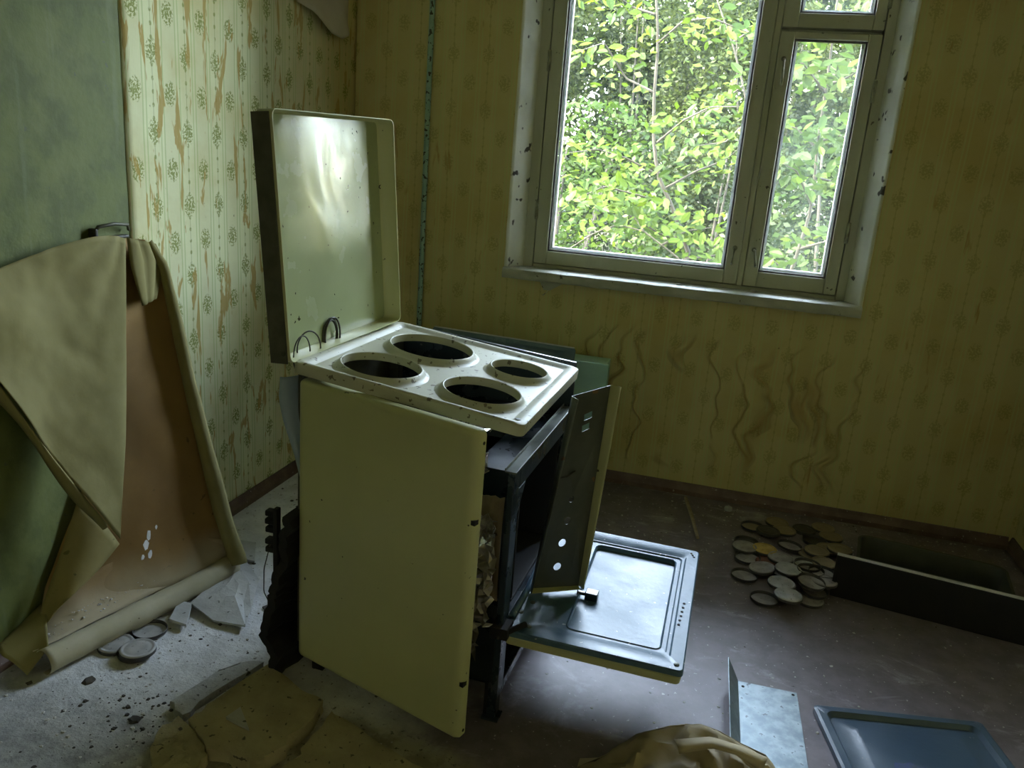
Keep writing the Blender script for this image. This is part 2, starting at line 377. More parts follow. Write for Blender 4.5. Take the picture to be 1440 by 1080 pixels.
M['screed_grey'] = dirty('grey_dusty_screed', (.45, .45, .43), (.33, .33, .31), .9, 7., (.10, .10, .09), 60., .66, bump=.8, bscale=40., bdist=.008)
M['crumb'] = dirty('plaster_crumbs', (.62, .61, .57), (.45, .44, .40), .9, 30.)
M['crumb_dark'] = dirty('dark_crumbs', (.05, .045, .04), (.10, .09, .07), .9, 30.)
M['chip'] = dirty('plaster_board_dusty', (.55, .56, .54), (.42, .43, .41), .9, 9., (.15, .15, .13), 60., .68, bump=.5)
M['turq'] = dirty('turquoise_paint', (.40, .66, .58), (.46, .72, .64), .5, 7., (.12, .2, .17), 40., .70)
M['wood'] = dirty('weathered_wood', (.34, .28, .17), (.44, .37, .24), .8, 20., stretch=(1, 6, 6))
M['wire'] = dirty('blackened_wire', (.03, .028, .02), (.06, .055, .04), .5, 30.)
M['hose'] = dirty('pale_blue_sleeve', (.22, .30, .38), (.30, .38, .46), .35, 9.)
M['soil'] = dirty('leaf_litter', (.03, .035, .012), (.05, .055, .018), .9, 3.)
M['bark'] = dirty('grey_brown_bark', (.016, .013, .008), (.03, .024, .015), 1., 14.)
LIDC = {'tan': ((.24, .19, .11), (.32, .26, .16), .1), 'grey': ((.38, .355, .345), (.27, .255, .25), .2), 'dark': ((.05, .047, .045), (.09, .085, .08), .3),
        'gold': ((.62, .46, .14), (.5, .36, .1), .5), 'red': ((.20, .075, .05), (.27, .11, .075), .1), 'silver': ((.52, .53, .52), (.38, .38, .37), .7), 'dust': ((.46, .46, .44), (.36, .36, .34), .1)}
for k_, (a_, b_, m_) in LIDC.items(): M['lid_'+k_] = dirty('jar_lid_'+k_, a_, b_, .38, 22., (.12, .10, .08), 120., .68, metal=m_, r2=.6)
def leafmat(name, c, tr, var):
    b = NB(name); oi = b.t.nodes.new('ShaderNodeObjectInfo')
    f = b.noise(b.pos(), 2.4, 3)
    col = b.mix(b.ss(f, .35, .65), c, var)
    d = b.t.nodes.new('ShaderNodeBsdfDiffuse'); t = b.t.nodes.new('ShaderNodeBsdfTranslucent'); g = b.t.nodes.new('ShaderNodeBsdfGlossy')
    g.inputs['Roughness'].default_value = .45
    b.put(d.inputs[0], col); b.put(t.inputs[0], b.mix(.5, col, tr))
    m1 = b.t.nodes.new('ShaderNodeMixShader'); m1.inputs[0].default_value = .4
    b.t.links.new(d.outputs[0], m1.inputs[1]); b.t.links.new(t.outputs[0], m1.inputs[2])
    m2 = b.t.nodes.new('ShaderNodeMixShader'); m2.inputs[0].default_value = .008
    b.t.links.new(m1.outputs[0], m2.inputs[1]); b.t.links.new(g.outputs[0], m2.inputs[2]); b.t.links.new(m2.outputs[0], b.out.inputs[0])
    return b.m
M['leaf1'] = leafmat('leaf_yellow_green', (.028, .050, .0045), (.064, .09, .005), (.040, .060, .006))
M['leaf2'] = leafmat('leaf_mid_green', (.013, .027, .0035), (.032, .052, .004), (.022, .038, .005))
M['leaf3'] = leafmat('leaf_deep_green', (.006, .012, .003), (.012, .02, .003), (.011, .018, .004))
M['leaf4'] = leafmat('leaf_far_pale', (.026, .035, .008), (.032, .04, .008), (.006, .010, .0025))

# ================================================================== ROOM SHELL
ZC = 2.5; XR = 2.63; YF = -3.9
tag(MB().box(-.2, YF-.1, -.12, XR+.2, .02, 0).build('floor', M['floor']), kind='structure')
tag(MB().box(-.2, YF-.1, ZC, XR+.2, .42, ZC+.12).build('ceiling', M['ceiling']), kind='structure')
wl = tag(MB().box(-.15, YF-.1, 0, 0, 0, ZC).build('wall_left', M['plaster']), kind='structure')
tag(MB().box(XR, YF-.1, 0, XR+.15, 0, ZC).build('wall_right', M['paper_right']), kind='structure')
WX0, WX1, WZ0, WZ1 = .66, 1.968, .80, 2.22
wb = MB().box(-.15, 0, 0, WX0, .42, ZC).box(WX1, 0, 0, XR+.15, .42, ZC).box(WX0, 0, 0, WX1, .42, WZ0-.02).box(WX0, 0, WZ1, WX1, .42, ZC)
tag(wb.build('wall_back', M['paper_back']), kind='structure')
DX0, DX1, DZ = .60, 1.65, 2.10  # unseen doorway, added to let the hall's fill light in
tag(MB().box(-.15, YF-.1, 0, DX0, YF, ZC).box(DX1, YF-.1, 0, XR+.15, YF, ZC).box(DX0, YF-.1, DZ, DX1, YF, ZC).build('wall_front', M['paper_back']), kind='structure')
tag(MB().box(DX0-.07, YF, 0, DX0, YF+.02, DZ+.07).box(DX1, YF, 0, DX1+.07, YF+.02, DZ+.07).box(DX0, YF, DZ, DX1, YF+.02, DZ+.07).build('trim_1', M['white_chip']), kind='structure')
# unseen hall with a small window, added for fill light through the doorway
HY = -6.2
tag(MB().box(-.2, HY-.1, -.12, XR+.2, YF-.1, 0).build('floor_fill_hall', M['floor']), kind='structure')
tag(MB().box(-.2, HY-.1, ZC, XR+.2, YF-.1, ZC+.12).build('ceiling_fill_hall', M['ceiling']), kind='structure')
tag(MB().box(-.15, HY-.1, 0, XR+.15, HY, ZC).build('wall_fill_hall_front', M['ceiling']), kind='structure')
tag(MB().box(XR, HY, 0, XR+.15, YF-.1, ZC).build('wall_fill_hall_right', M['ceiling']), kind='structure')
tag(MB().box(-.15, HY, 0, 0, HY+.8, ZC).box(-.15, HY+1.38, 0, 0, YF-.1, ZC).box(-.15, HY+.8, 0, 0, HY+1.38, 1.3).box(-.15, HY+.8, 1.88, 0, HY+1.38, ZC).build('wall_fill_hall_left', M['ceiling']), kind='structure')  # window opening out of view, added to feed the fill light
# wallpaper strip on the left wall, with a clean vertical edge and a thickness of its own
def wp(u, v):
    y = -1.283+u*1.283; z = v*ZC
    if u == 0: y += .004*fbm(z*6, 3)
    return (0.0005+.0002*(1+fbm(y*5, z*4)), y, z)
tag(MB().grid(wp, 40, 60).build('wallpaper', M['paper_left'], wl, solid=.0006, smooth=True), 'pale striped wallpaper with green posies')
def bboard(name, path_x0, path_x1, axis):
    prof = [(0, 0), (.018, 0), (.018, .018), (.010, .034), (.006, .046), (0, .046)]
    m = MB()
    n = len(prof); vs_ = []
    for e in (path_x0, path_x1):
        for a, z in prof:
            vs_.append((a, e, z) if axis == 'l' else ((XR-a, e, z) if axis == 'r' else (e, -a, z)))
    m.add(vs_, [(i, (i+1) % n, n+(i+1) % n, n+i) for i in range(n)]+[tuple(range(n)), tuple(range(n, 2*n))])
    tag(m.build(name, M['base']), kind='structure')
bboard('baseboard_left', YF, -.0, 'l'); bboard('baseboard_back', .018, XR-.018, 'b'); bboard('baseboard_right', YF, 0, 'r')

# ================================================================== WINDOW
win = empty('window_1', (0, 0, 0), kind='structure')
FY = .10                                           # room-side face of the frame
# splayed, rounded plaster reveals
def reveal(x_in, x_wall, name):
    s = 1 if x_in > x_wall else -1
    m = MB(); n = 7; prof = []
    prof.append((x_wall-.008*s, .002)); 
    for k in range(n+1):
        a = R(180+90*k/n) if True else 0
        t = k/n; prof.append((x_wall-.006*s+.012*s*math.sin(t*math.pi/2), -.004+.012*(1-math.cos(t*math.pi/2))))
    prof += [(x_wall+.018*s, .03), (x_in-.006*s, .085), (x_in, FY+.004), (x_in, FY+.03), (x_wall-.002*s, FY+.03), (x_wall-.008*s, .02)]
    nz = 40; zz = [WZ0-.005+(WZ1-WZ0+.005)*k/nz for k in range(nz+1)]; np_ = len(prof)
    vs_ = [(px_+.0016*fbm(px_*40, z*22, py*40), py+.0016*fbm(z*18, px_*30), z) for z in zz for px_, py in prof]
    fs = [(j*np_+i, j*np_+(i+1) % np_, (j+1)*np_+(i+1) % np_, (j+1)*np_+i) for j in range(nz) for i in range(np_)]
    m.add(vs_, fs+[tuple(range(np_)), tuple(range(nz*np_, nz*np_+np_))])
    m.build(name, M['white_chip'], win, auto=50)
reveal(.705, WX0, 'plaster_reveal'); reveal(1.925, WX1, 'plaster_reveal')
MB().box(WX0, -.002, WZ1-.03, WX1, FY+.03, WZ1+.01).build('head_reveal', M['white_chip'], win, bevel=.006)
# fixed frame
fr = MB().box(.70, FY, .80, .742, FY+.09, 2.19).box(1.895, FY, .80, 1.93, FY+.09, 2.19).box(.742, FY, 2.15, 1.895, FY+.09, 2.19).box(.742, FY+.012, .80, 1.895, FY+.09, .826).box(1.537, FY+.004, .826, 1.559, FY+.09, 2.15).box(1.515, FY+.053, .826, 1.585, FY+.09, 2.15).box(1.585, FY+.053, 1.70, 1.895, FY+.09, 1.76).box(.742, FY+.053, .826, .765, FY+.09, 2.15).box(1.872, FY+.053, .826, 1.895, FY+.09, 1.70).box(1.872, FY+.053, 1.76, 1.895, FY+.09, 2.15).box(.765, FY+.053, .826, 1.515, FY+.09, .85).box(1.585, FY+.053, .826, 1.872, FY+.09, .85)
fr.build('outer_frame', M['frame'], win, bevel=.003)
def sash(x0, z0, x1, z1, gx0, gz0, gx1, gz1, pane, y0=FY):
    s = MB()
    s.box(x0, y0, z0, gx0, y0+.05, z1).box(gx1, y0, z0, x1, y0+.05, z1).box(gx0, y0, z0, gx1, y0+.05, gz0).box(gx0, y0, gz1, gx1, y0+.05, z1)
    so_ = s.build('sash', M['frame'], win, bevel=.0035)
    t = .006
    MB().box(gx0, y0+.010, gz0, gx0+t, y0+.03, gz1).box(gx1-t, y0+.010, gz0, gx1, y0+.03, gz1).box(gx0+t, y0+.010, gz0, gx1-t, y0+.03, gz0+t).box(gx0+t, y0+.010, gz1-t, gx1-t, y0+.03, gz1).build('putty_line', M['putty'], so_)
    MB().box(gx0+t, y0+.034, gz0+t, gx0+2.6*t, y0+.05, gz1-t).box(gx1-2.6*t, y0+.034, gz0+t, gx1-t, y0+.05, gz1-t).box(gx0+2.6*t, y0+.034, gz0+t, gx1-2.6*t, y0+.05, gz0+2.6*t).build('glazing_bead', M['bead'], so_)
    MB().box(gx0+.001, y0+.030, gz0+.001, gx1-.001, y0+.033, gz1-.001).build('pane', pane, so_)
    return so_
s1 = sash(.745, .829, 1.536, 2.147, .797, .880, 1.487, 2.10, M['glass'])
s2 = sash(1.560, .829, 1.892, 1.720, 1.609, .885, 1.849, 1.697, M['glass_dirty'])
s3 = sash(1.560, 1.733, 1.892, 2.147, 1.612, 1.780, 1.855, 2.10, M['glass_dirty'])
def handle(x, z, lean, par, h=.06):
    m = MB(); m.tube([(x, FY-.001, z+h), (x+lean*.2, FY-.022, z+h*.94), (x+lean, FY-.026, z+h*.1), (x+lean*1.05, FY-.001, z)], .0045, 8)
    m.lathe([(.009, 0), (.009, .003), (.006, .005)], 12); k = len(m.v)-36
    m.v[k:] = [(x+a, FY-c_, z+h+b_) for a, b_, c_ in m.v[k:]]
    m.build('handle', M['iron'], par, smooth=True)
handle(1.514, .905, -.004, s1); handle(1.583, .905, .012, s2); handle(1.583, 1.545, .004, s2, .085)
for z in (1.02, 1.50): MB().lathe([(.006, 0), (.007, .004), (.007, .07), (.006, .074)], 10, (1.8945, FY-.004, z)).build('hinge', M['iron'], win, smooth=True)
for z in (1.0, 1.55, 2.0): MB().lathe([(.006, 0), (.007, .004), (.007, .07), (.006, .074)], 10, (.7435, FY-.004, z)).build('hinge', M['iron'], win, smooth=True)
MB().lathe([(.006, 0), (.007, .004), (.007, .06), (.006, .064)], 10, (1.8945, FY-.004, 1.80)).build('hinge', M['iron'], win, smooth=True)
# sill board with worn rounded nose
def sillfn():
    prof = [(FY+.03, .775), (FY+.03, .812), (-.018, .815), (-.030, .811), (-.034, .803), (-.034, .781), (-.030, .775)]
    n = len(prof); N = 60; m = MB(); vs_ = []
    for k in range(N+1):
        x = .655+1.318*k/N
        for i, (y, z) in enumerate(prof):
            d = .0022*fbm(x*14, i*1.7) if y < -.02 else 0
            vs_.append((x, y+d, z+d*.6))
    m.add(vs_, [(k*n+i, k*n+(i+1) % n, (k+1)*n+(i+1) % n, (k+1)*n+i) for k in range(N) for i in range(n)]+[tuple(range(n)), tuple(range(N*n, N*n+n))])
    return m
sl = sillfn().build('window_sill', M['sill'], win, auto=40)
# scraps of wallpaper lifting below the sill
MB().grid(lambda u, v: (.80+.10*u*(1-.75*v)+.02*v, -.0035-.002*v, .776-.035*v), 6, 4).build('sill_paper_scrap', M['sill'], win, solid=.001)
m = loft([(.835, -.006, .735), (.818, -.012, .722)], [(.842, -.008, .745), (.826, -.03, .722)], 2, 3); m.build('curled_paint_tongue', M['white_chip'], win, solid=.001)
# flakes on the sill
def crumbs(n, place, smin, smax, flat=.5):
    vs_ = []; fs = []
    for k in range(n):
        p = place(); s = smin*(smax/smin)**(random.random()**1.8); a = random.uniform(0, 6.28); q = random.randint(4, 6)
        base = len(vs_); h = s*flat*random.uniform(.4, 1)
        for i in range(q):
            t = a+i*2*math.pi/q; r = s*random.uniform(.55, 1)
            vs_.append((p[0]+r*math.cos(t), p[1]+r*math.sin(t), p[2]))
        for i in range(q):
            t = a+i*2*math.pi/q; r = s*random.uniform(.35, .75)
            vs_.append((p[0]+r*math.cos(t), p[1]+r*math.sin(t), p[2]+h*random.uniform(.6, 1)))
        fs += [(base+i, base+(i+1) % q, base+q+(i+1) % q, base+q+i) for i in range(q)]+[tuple(base+q+i for i in range(q))]
    return MB().add(vs_, fs)
def sp():
    x = .67+1.27*random.random()**1.3; return (x, random.uniform(-.015, .095), .8125)
tag(crumbs(420, sp, .0015, .010, .35).build('paint_flakes', M['crumb'], fix=False), 'pale paint flakes and grit littering the window sill', 'debris', kind='stuff')
tag(crumbs(1, lambda: (1.33, .02, .8135), .013, .014, .9).build('plaster_lump', M['crumb']), 'small pale plaster lump on sill beneath the wide pane', 'plaster lump')
tag(crumbs(1, lambda: (1.60, .055, .8135), .014, .015, .9).build('plaster_lump', M['crumb']), 'rounded pale plaster lump on sill below the narrow sash', 'plaster lump')

# ================================================================== PIPE on the back wall, paper flap by the corner
pm = MB(); pp_ = [(.311+.0015*math.sin(z*3), -.012, z) for z in np.linspace(.03, ZC, 60)]
pm.tube(pp_, [.0105+.0015*fbm(z*30, 1) for _, _, z in pp_], 10)
pe = tag(pm.build('wall_pipe', M['pipe'], smooth=True), 'thin crusty turquoise pipe running up the window wall', 'pipe')
A = [onx(408, -30, .012), onx(418, 2, .016), onx(442, 16, .03), onx(466, 47, .045), onx(482, 55, .05)]
B = [(.01, -.12, 1.95), (.012, -.11, 1.86), (.012, -.10, 1.77), (.014, -.10, 1.69), (.02, -.125, 1.63)]
fl = loft(A, B, 14, 14, lambda u, v, p: Vector((.02*math.sin(u*math.pi)*v+.004*fbm(p.y*12, p.z*12), 0, 0)))
tag(fl.build('peeling_wallpaper', M['flap'], solid=.0012, smooth=True), 'beige wallpaper flap peeling off high in the left corner', 'wallpaper')

# ================================================================== STOVE
SB = Vector((.64, -1.56, 0))
stove = empty('electric_stove', SB, 'wrecked cream electric stove with open lid and four empty burner holes', 'stove')
YAW = R(-1.9)
def sp_(name, m, mat, loc=None, rot=None, world=False, **k):
    return m.build(name, mat, k.pop('par', stove), loc if loc is not None else (0, 0, 0), rot if rot is not None else (0, 0, YAW), **k)
def W(v): return Vector(v)-SB
# --- oven box (open at the front)
bx = MB()
X0, X1, Y0, Y1, Z0, Z1 = .03, .485, .035, .50, .085, .60
bx.box(X0, Y0, Z0, X0+.01, Y1, Z1).box(X0, Y1-.008, Z0, X1, Y1, Z1).box(X0, Y0, Z0, X1, Y0+.008, .30).box(X0+.2, Y0+.05, .30, X1, Y0+.058, Z1).box(X0, Y0, Z0, X1, Y1, Z0+.008)
sp_('oven_casing', bx, M['navy'], bevel=.002)
cv = MB().box(.07, .10, .27, .078, .45, .57).box(.07, .10, .27, .488, .108, .57).box(.07, .442, .27, .488, .45, .57).box(.07, .10, .262, .488, .45, .27).box(.07, .10, .57, .488, .45, .578)
sp_('oven_cavity', cv, M['black'], bevel=.003)
# top plate of the oven with a rectangular well
tv, tf = plate_holes(rrloop(X0, Y0, X1, Y1, .008, 3), [rrloop(.16, .10, .40, .30, .02, 4)])
tp = MB().add([(x, y, Z1+.002) for x, y in tv], tf)
tp.rr([(.16, .10, .40, .30, .02, Z1+.002), (.17, .11, .39, .29, .018, Z1-.022)], (False, True), 4)
sp_('oven_top_plate', tp, M['navy'], auto=40)
# front frame: two posts, rails, chamfered inner corner
ff = MB()
ff.box(.485, 0, .075, .50, .045, .612).box(.485, .465, .075, .50, .505, .612).box(.485, .045, .565, .50, .465, .612).box(.485, .045, .235, .50, .465, .262).box(.485, .045, .075, .50, .465, .10)
ff.prism([(0, 0), (.05, 0), (0, .06)], 0, .015); k = 8
ff.v[-6:] = [(.485+c_, .045+a, .565-b_) for a, b_, c_ in ff.v[-6:]]
sp_('front_frame', ff, M['navy'], bevel=.002)
rl = MB().box(.478, 0.0, .612, .503, .505, .616).box(.4775, 0, .616, .480, .505, .622)
sp_('top_rail', rl, M['rail'], bevel=.001)
rb = MB().tube([(.507, .05, .263), (.507, .46, .263)], .008, 8)
sp_('hinge_rail', rb, M['blue_enamel'], smooth=True)
for a, c in ((.02, .05), (.46, .05), (.02, .45), (.46, .45)):
    sp_('foot', MB().box(a, c-.015, 0, a+.03, c+.015, .086), M['black'], bevel=.002)
sp_('floor_rail', MB().box(.47, .03, .0, .49, .05, .09).box(.47, .03, .06, .49, .50, .078).box(.46, .02, .001, .50, .06, .006), M['navy'], bevel=.001)
sp_('far_side_panel', MB().box(0, .506, .085, .50, .514, .735).add([(.0, .506, .735), (.50, .506, .735), (.50, .514, .735), (.0, .514, .735), (0, .506, .775), (0, .514, .775)], [(0, 1, 4), (3, 5, 2), (1, 2, 5, 4), (0, 4, 5, 3)]), M['navy'])
# back plate carrying the lid hinge
bp = MB().box(-.005, .01, .085, .004, .50, .775)
sp_('back_plate', bp, M['dark_edge'], bevel=.001)
for yy in (.02, .45): sp_('back_post', MB().box(.004, yy, .60, .03, yy+.03, .765), M['dark_edge'])
# --- hob plate with four raised burner openings
S = .51
holes = [(.152, .108, .087), (.174, .339, .100), (.395, .346, .067), (.379, .124, .083)]
hv, hf = plate_holes(rrloop(.034, .026, S-.034, S-.026, .012, 4), [circ(x, y, r+.018) for x, y, r in holes], [(random.uniform(.05, .46), random.uniform(.04, .47)) for _ in range(0)])
hb = MB().add([(x, y, -.002) for x, y in hv], hf)
hb.rr([(.034, .026, S-.034, S-.026, .012, -.002), (.028, .018, S-.026, S-.018, .014, .001), (.022, .012, S-.018, S-.012, .015, .0055), (.010, .005, S-.007, S-.005, .016, .0065), (.002, .001, S-.001, S-.001, .016, .004), (0, 0, S, S, .016, 0), (0, 0, S, S, .016, -.020), (.004, .004, S-.004, S-.004, .014, -.020), (.004, .004, S-.004, S-.004, .014, -.004)], (False, False), 5)
for x, y, r in holes:
    hb.lathe([(r+.018, -.002), (r+.012, 0.0), (r+.007, .005), (r+.004, .0105), (r+.001, .0125), (r-.001, .0115), (r-.0015, .006), (r-.0015, -.006), (r+.001, -.006)], 56, (x, y, 0), False)
hob = sp_('hob_plate', hb, M['hob'], W((.653, -1.605, .784)), (R(-.1), R(6.3), R(-1.6)), auto=45)
MB().lathe([(.006, 0), (.0055, .001), (.003, .0015)], 12, (S-.02, .022, .0065)).build('screw', M['wire'], hob)
for k in range(26):
    pass
# --- lid standing open at the back
D = .048; LW = .50
lm = MB()
g = 16
def lp(u, v):     # pressed sheet, slightly dished
    return (LW*u, LW*v, -D+.0035*math.sin(u*math.pi)*math.sin(v*math.pi))
lm.rr([(.012, .012, LW-.012, LW-.012, .010, -D), (.004, .004, LW-.004, LW-.004, .014, -D+.003), (0, 0, LW, LW, .016, -D+.010), (0, 0, LW, LW, .016, 0), (.0015, .0015, LW-.0015, LW-.0015, .015, 0), (.0015, .0015, LW-.0015, LW-.0015, .015, -D+.010), (.006, .006, LW-.006, LW-.006, .014, -D+.004)], (False, False), 5)
lm.rr([(.012, .012, LW-.012, LW-.012, .010, -D), (.012, .012, LW-.012, LW-.012, .010, -D)], (True, False), 5)
def to_lid(x, y, z): return (z, x, y)            # local: x = out of the sheet, y = width, z = height
lid = sp_('lid', lm.xf(to_lid), M['cream'], W((.659, -1.621, .786)), (R(1.2), R(-4.1), R(-3.8)), auto=40)
li = MB().grid(lambda u, v: (.006+(LW-.012)*u, .006+(LW-.012)*v, -D+.004+.002*math.sin(u*math.pi)), 20, 20).xf(to_lid)
li.build('lid_inner_sheet', M['cream_gloss'], lid, smooth=True)
MB().box(-D+.002, -.003, .0, -.006, -.0005, LW-.006).build('dark_outer_edge', M['dark_edge'], lid)
MB().lathe([(.005, 0), (.005, .003)], 12).xf(lambda x, y, z: (-.012+x, -.004-z, .022+y)).build('hinge_pin', M['wire'], lid)
# --- side panel hanging off, swung out at the front edge
PW, PH = .47, .68
pn = MB().rr([(.020, .016, PW-.026, PH-.016, .006, -.0005), (.012, .010, PW-.018, PH-.010, .008, .0), (.003, .003, PW-.006, PH-.003, .01, -.004), (0, 0, PW, PH, .012, -.012), (0, 0, PW, PH, .012, -.024), (.003, .003, PW-.003, PH-.003, .011, -.024), (.003, .003, PW-.003, PH-.003, .011, -.008)], (True, False), 4)
pn.rr([(.003, .003, PW-.003, PH-.003, .011, -.008), (.004, .004, PW-.004, PH-.004, .011, -.0075)], (False, True), 4)
panel = sp_('side_panel', pn.xf(lambda x, y, z: (x, -z, y)), M['cream'], W((.649, -1.576, .066)), (R(.4), R(.5), R(-17.2)), auto=50)
for zz in (.49, .13): MB().box(PW-.010, -.0008+.004, zz, PW+.0006, .016, zz+.010).build('slot', M['black'], panel)
for zz in (.655, .02): MB().lathe([(.0035, 0), (.0035, .001)], 10).xf(lambda x, y, z: (PW+z, .016+x, zz+y)).build('screw_hole', M['black'], panel)
# --- oven door lying open
DL, DWd = .385, .505
WL = (.127, .066, DL-.056, DWd-.061)
def wl_(e, r, z): return (WL[0]+e, WL[1]+e, WL[2]-e, WL[3]-e, r, z)
dm = MB().rr([(.004, .004, DL-.004, DWd-.004, .010, -.016), (0, 0, DL, DWd, .010, -.014), (0, 0, DL, DWd, .010, -.003), (.003, .003, DL-.003, DWd-.003, .009, 0), (.045, .035, DL-.03, DWd-.035, .01, 0), (.050, .040, DL-.034, DWd-.040, .012, -.004), (.060, .048, DL-.040, DWd-.046, .012, -.004), (.064, .052, DL-.043, DWd-.049, .012, -.007), wl_(-.004, .016, -.007), wl_(-.002, .015, -.005), wl_(0, .014, -.007), wl_(.002, .013, -.026)], (True, False), 5)
door = sp_('oven_door', dm, M['blue_enamel'], W((1.140, -1.572, .252)), (R(3.4), R(.6), R(-.6)), auto=35)
MB().rr([wl_(.001, .013, -.0265), wl_(.0015, .013, -.0255)], (True, True), 5).build('door_well', M['blue_dust'], door, auto=40)
MB().rr([(.004, .004, DL-.004, DWd-.004, .012, -.0165), (.002, .002, DL-.002, DWd-.002, .012, -.019), (.004, .003, DL-.004, DWd-.004, .012, -.036), (.012, .01, DL-.012, DWd-.01, .012, -.040)], (False, True), 5).build('door_front', M['cream'], door, auto=40)
for k in range(6): MB().lathe([(.0032, 0), (.0032, .0008)], 10, (DL-.024+.001*k, .10+.032*k*.55+.06, .0004)).build('vent_hole', M['black'], door)
for px_, py in ((DL-.016, .02), (.05, .03), (.02, .075), (.035, .12)): MB().lathe([(.006, 0), (.0055, .002), (.002, .003)], 12, (px_, py, .0)).build('screw', M['rail'], door)
for k in range(3): MB().lathe([(.0028, 0), (.0028, .0008)], 8, (DL-.02+.004*k, DWd-.02-.008*k, .0004)).build('vent_hole', M['black'], door)
# latch stub
MB().box(.14, .20, -.0255, .17, .225, .002).box(.120, .205, -.010, .14, .215, -.002).build('latch', M['navy'], door, bevel=.002)
sp_('door_hinge', MB().box(.475, -.012, .235, .515, .035, .262).tube([(.49, -.01, .24), (.53, .015, .258), (.545, .03, .262)], .007, 6), M['black'], bevel=.002)
# --- control panel dangling at the front corner
BL, BR = Vector((1.160, -1.41, .268)), Vector((1.262, -1.353, .268)); TL, TR = Vector((1.210, -1.40, .742)), Vector((1.274, -1.268, .742))
CW, CH = .12, .48
def cmap(x, y, z):
    u, v = x/CW, y/CH
    p = BL.lerp(BR, u).lerp(TL.lerp(TR, u), v)
    ex = (BR-BL).lerp(TR-TL, v).normalized(); ey = (TL-BL).lerp(TR-BR, u).normalized(); n = ex.cross(ey)
    return p+n*z-SB
ch = [circ(CW*.47, CH*.11, .0095, 18), circ(CW*.48, CH*.235, .0095, 18), circ(CW*.50, CH*.35, .0095, 18), circ(CW*.50, CH*.46, .0075, 14),
      [(CW*.44, CH*.855), (CW*.64, CH*.863), (CW*.62, CH*.895), (CW*.42, CH*.887)], [(CW*.44, CH*.80), (CW*.62, CH*.808), (CW*.60, CH*.84), (CW*.42, CH*.832)]]
cv_, cf_ = plate_holes([(0, 0), (CW*.5, 0), (CW, 0), (CW, CH*.5), (CW, CH), (CW*.5, CH), (0, CH), (0, CH*.5)], ch, [(CW*a, CH*b_) for a in (.2, .8) for b_ in (.1, .3, .5, .7, .9)])
cp = MB().add([(x, y, 0) for x, y in cv_], cf_).xf(cmap)
cpo = sp_('control_panel', cp, M['grey_green'], (0, 0, 0), (0, 0, 0), solid=.0012)
fl_ = MB()
fl_.grid(lambda u, v: (CW+.0045*math.sin(u*1.57), CH*v, -.004+.030*u), 4, 10).xf(cmap)
fl_.build('panel_flange', M['cream'], cpo, solid=.0014, smooth=True)
fl2 = MB().grid(lambda u, v: (-.004*math.sin(u*1.57)+.0012*fbm(v*9, u), CH*v, .022*u), 3, 14).xf(cmap)
fl2.build('panel_flange', M['rail'], cpo, solid=.0014, smooth=True)
MB().grid(lambda u, v: (CW*u, -.002*v, .018*v), 6, 2).xf(cmap).build('panel_flange', M['cream'], cpo, solid=.0014)
MB().tube([tuple(cmap(CW*.02, CH*.60, .012)), tuple(cmap(CW*.18, CH*.605, .016)), tuple(cmap(CW*.42, CH*.61, .006))], .0022, 6).build('bent_bracket', M['wire'], cpo)
# --- insulation, foil and cardboard stuffed along the side
def crumple(c, s, nu, nv, amp, seed, fold=1.):
    rnd = random.Random(seed)
    off = {}
    def fn(u, v):
        q = Vector((c[0]+(u-.5)*s[0], c[1]+s[1]*(.5*math.sin(u*3.1)-.25), c[2]+(v-.5)*s[2]))
        j = lambda k: rnd.uniform(-amp, amp)
        return q+Vector((j(0)*.7+.3*amp*fbm(u*5, v*5, seed), j(1)+amp*fold*fbm(u*3, v*3, seed+4), j(2)*.7))
    return MB().grid(fn, nu, nv)
sp_('foil_wad', crumple((1.075, -1.585, .385), (.075, .04, .26), 9, 22, .011, 3), M['foil'], -SB, (0, 0, 0))
sp_('foil_wad', crumple((1.055, -1.585, .225), (.07, .04, .07), 8, 8, .013, 5), M['foil'], -SB, (0, 0, 0))
sp_('foil_wad', crumple((1.045, -1.54, .612), (.05, .06, .045), 8, 8, .011, 8), M['foil'], -SB, (0, 0, 0))
ig = MB().grid(lambda u, v: (1.00+.115*u, -1.548+.006*math.sin(u*9+v*4), .30+(.245+.012*fbm(u*9, 2))*v), 12, 12)
sp_('cardboard_lining', ig, M['card'], -SB, (0, 0, 0), solid=.003)
sp_('foil_lining', MB().grid(lambda u, v: (.93+.12*u+random.uniform(-.006, .006), -1.53+.16*v+random.uniform(-.006, .006), .655+random.uniform(-.012, .012)), 14, 12), M['foil'], -SB, (0, 0, 0))
# ragged lagging and terminal block hanging at the back
def lag(u, v):
    z = .005+.42*v; e = .025*fbm(v*5, 1)+.016*fbm(v*22, 3)
    return (.615-.012*(1-v)-.022*math.sin(v*5)+e*.6*(1-u)+.03*u, -1.60+.45*u, z+.02*fbm(u*6, v*3))
sp_('lagging', MB().grid(lag, 14, 40), M['black'], -SB, (0, 0, 0), solid=.02)
tb = MB()
for k, (z, w) in enumerate(((.415, .018), (.395, .022), (.375, .016), (.345, .022), (.325, .018))): tb.box(.570-w*.2, -1.575, z-.008, .590, -1.555, z+.006)
tb.box(.588, -1.578, .24, .600, -1.56, .43)
sp_('terminal_block', tb, M['black'], -SB, (0, 0, 0), bevel=.003)
sp_('loose_wire', MB().tube(resample([(.577, -1.57, .335), (.570, -1.585, .28), (.572, -1.59, .225), (.588, -1.59, .195), (.60, -1.585, .21), (.605, -1.575, .225)], 24), .0013, 5), M['wire'], -SB, (0, 0, 0), smooth=True)
hs = resample([ony(400, 530, -1.575), ony(398, 560, -1.575), ony(404, 590, -1.57), ony(420, 640, -1.56), ony(430, 680, -1.55)], 18)
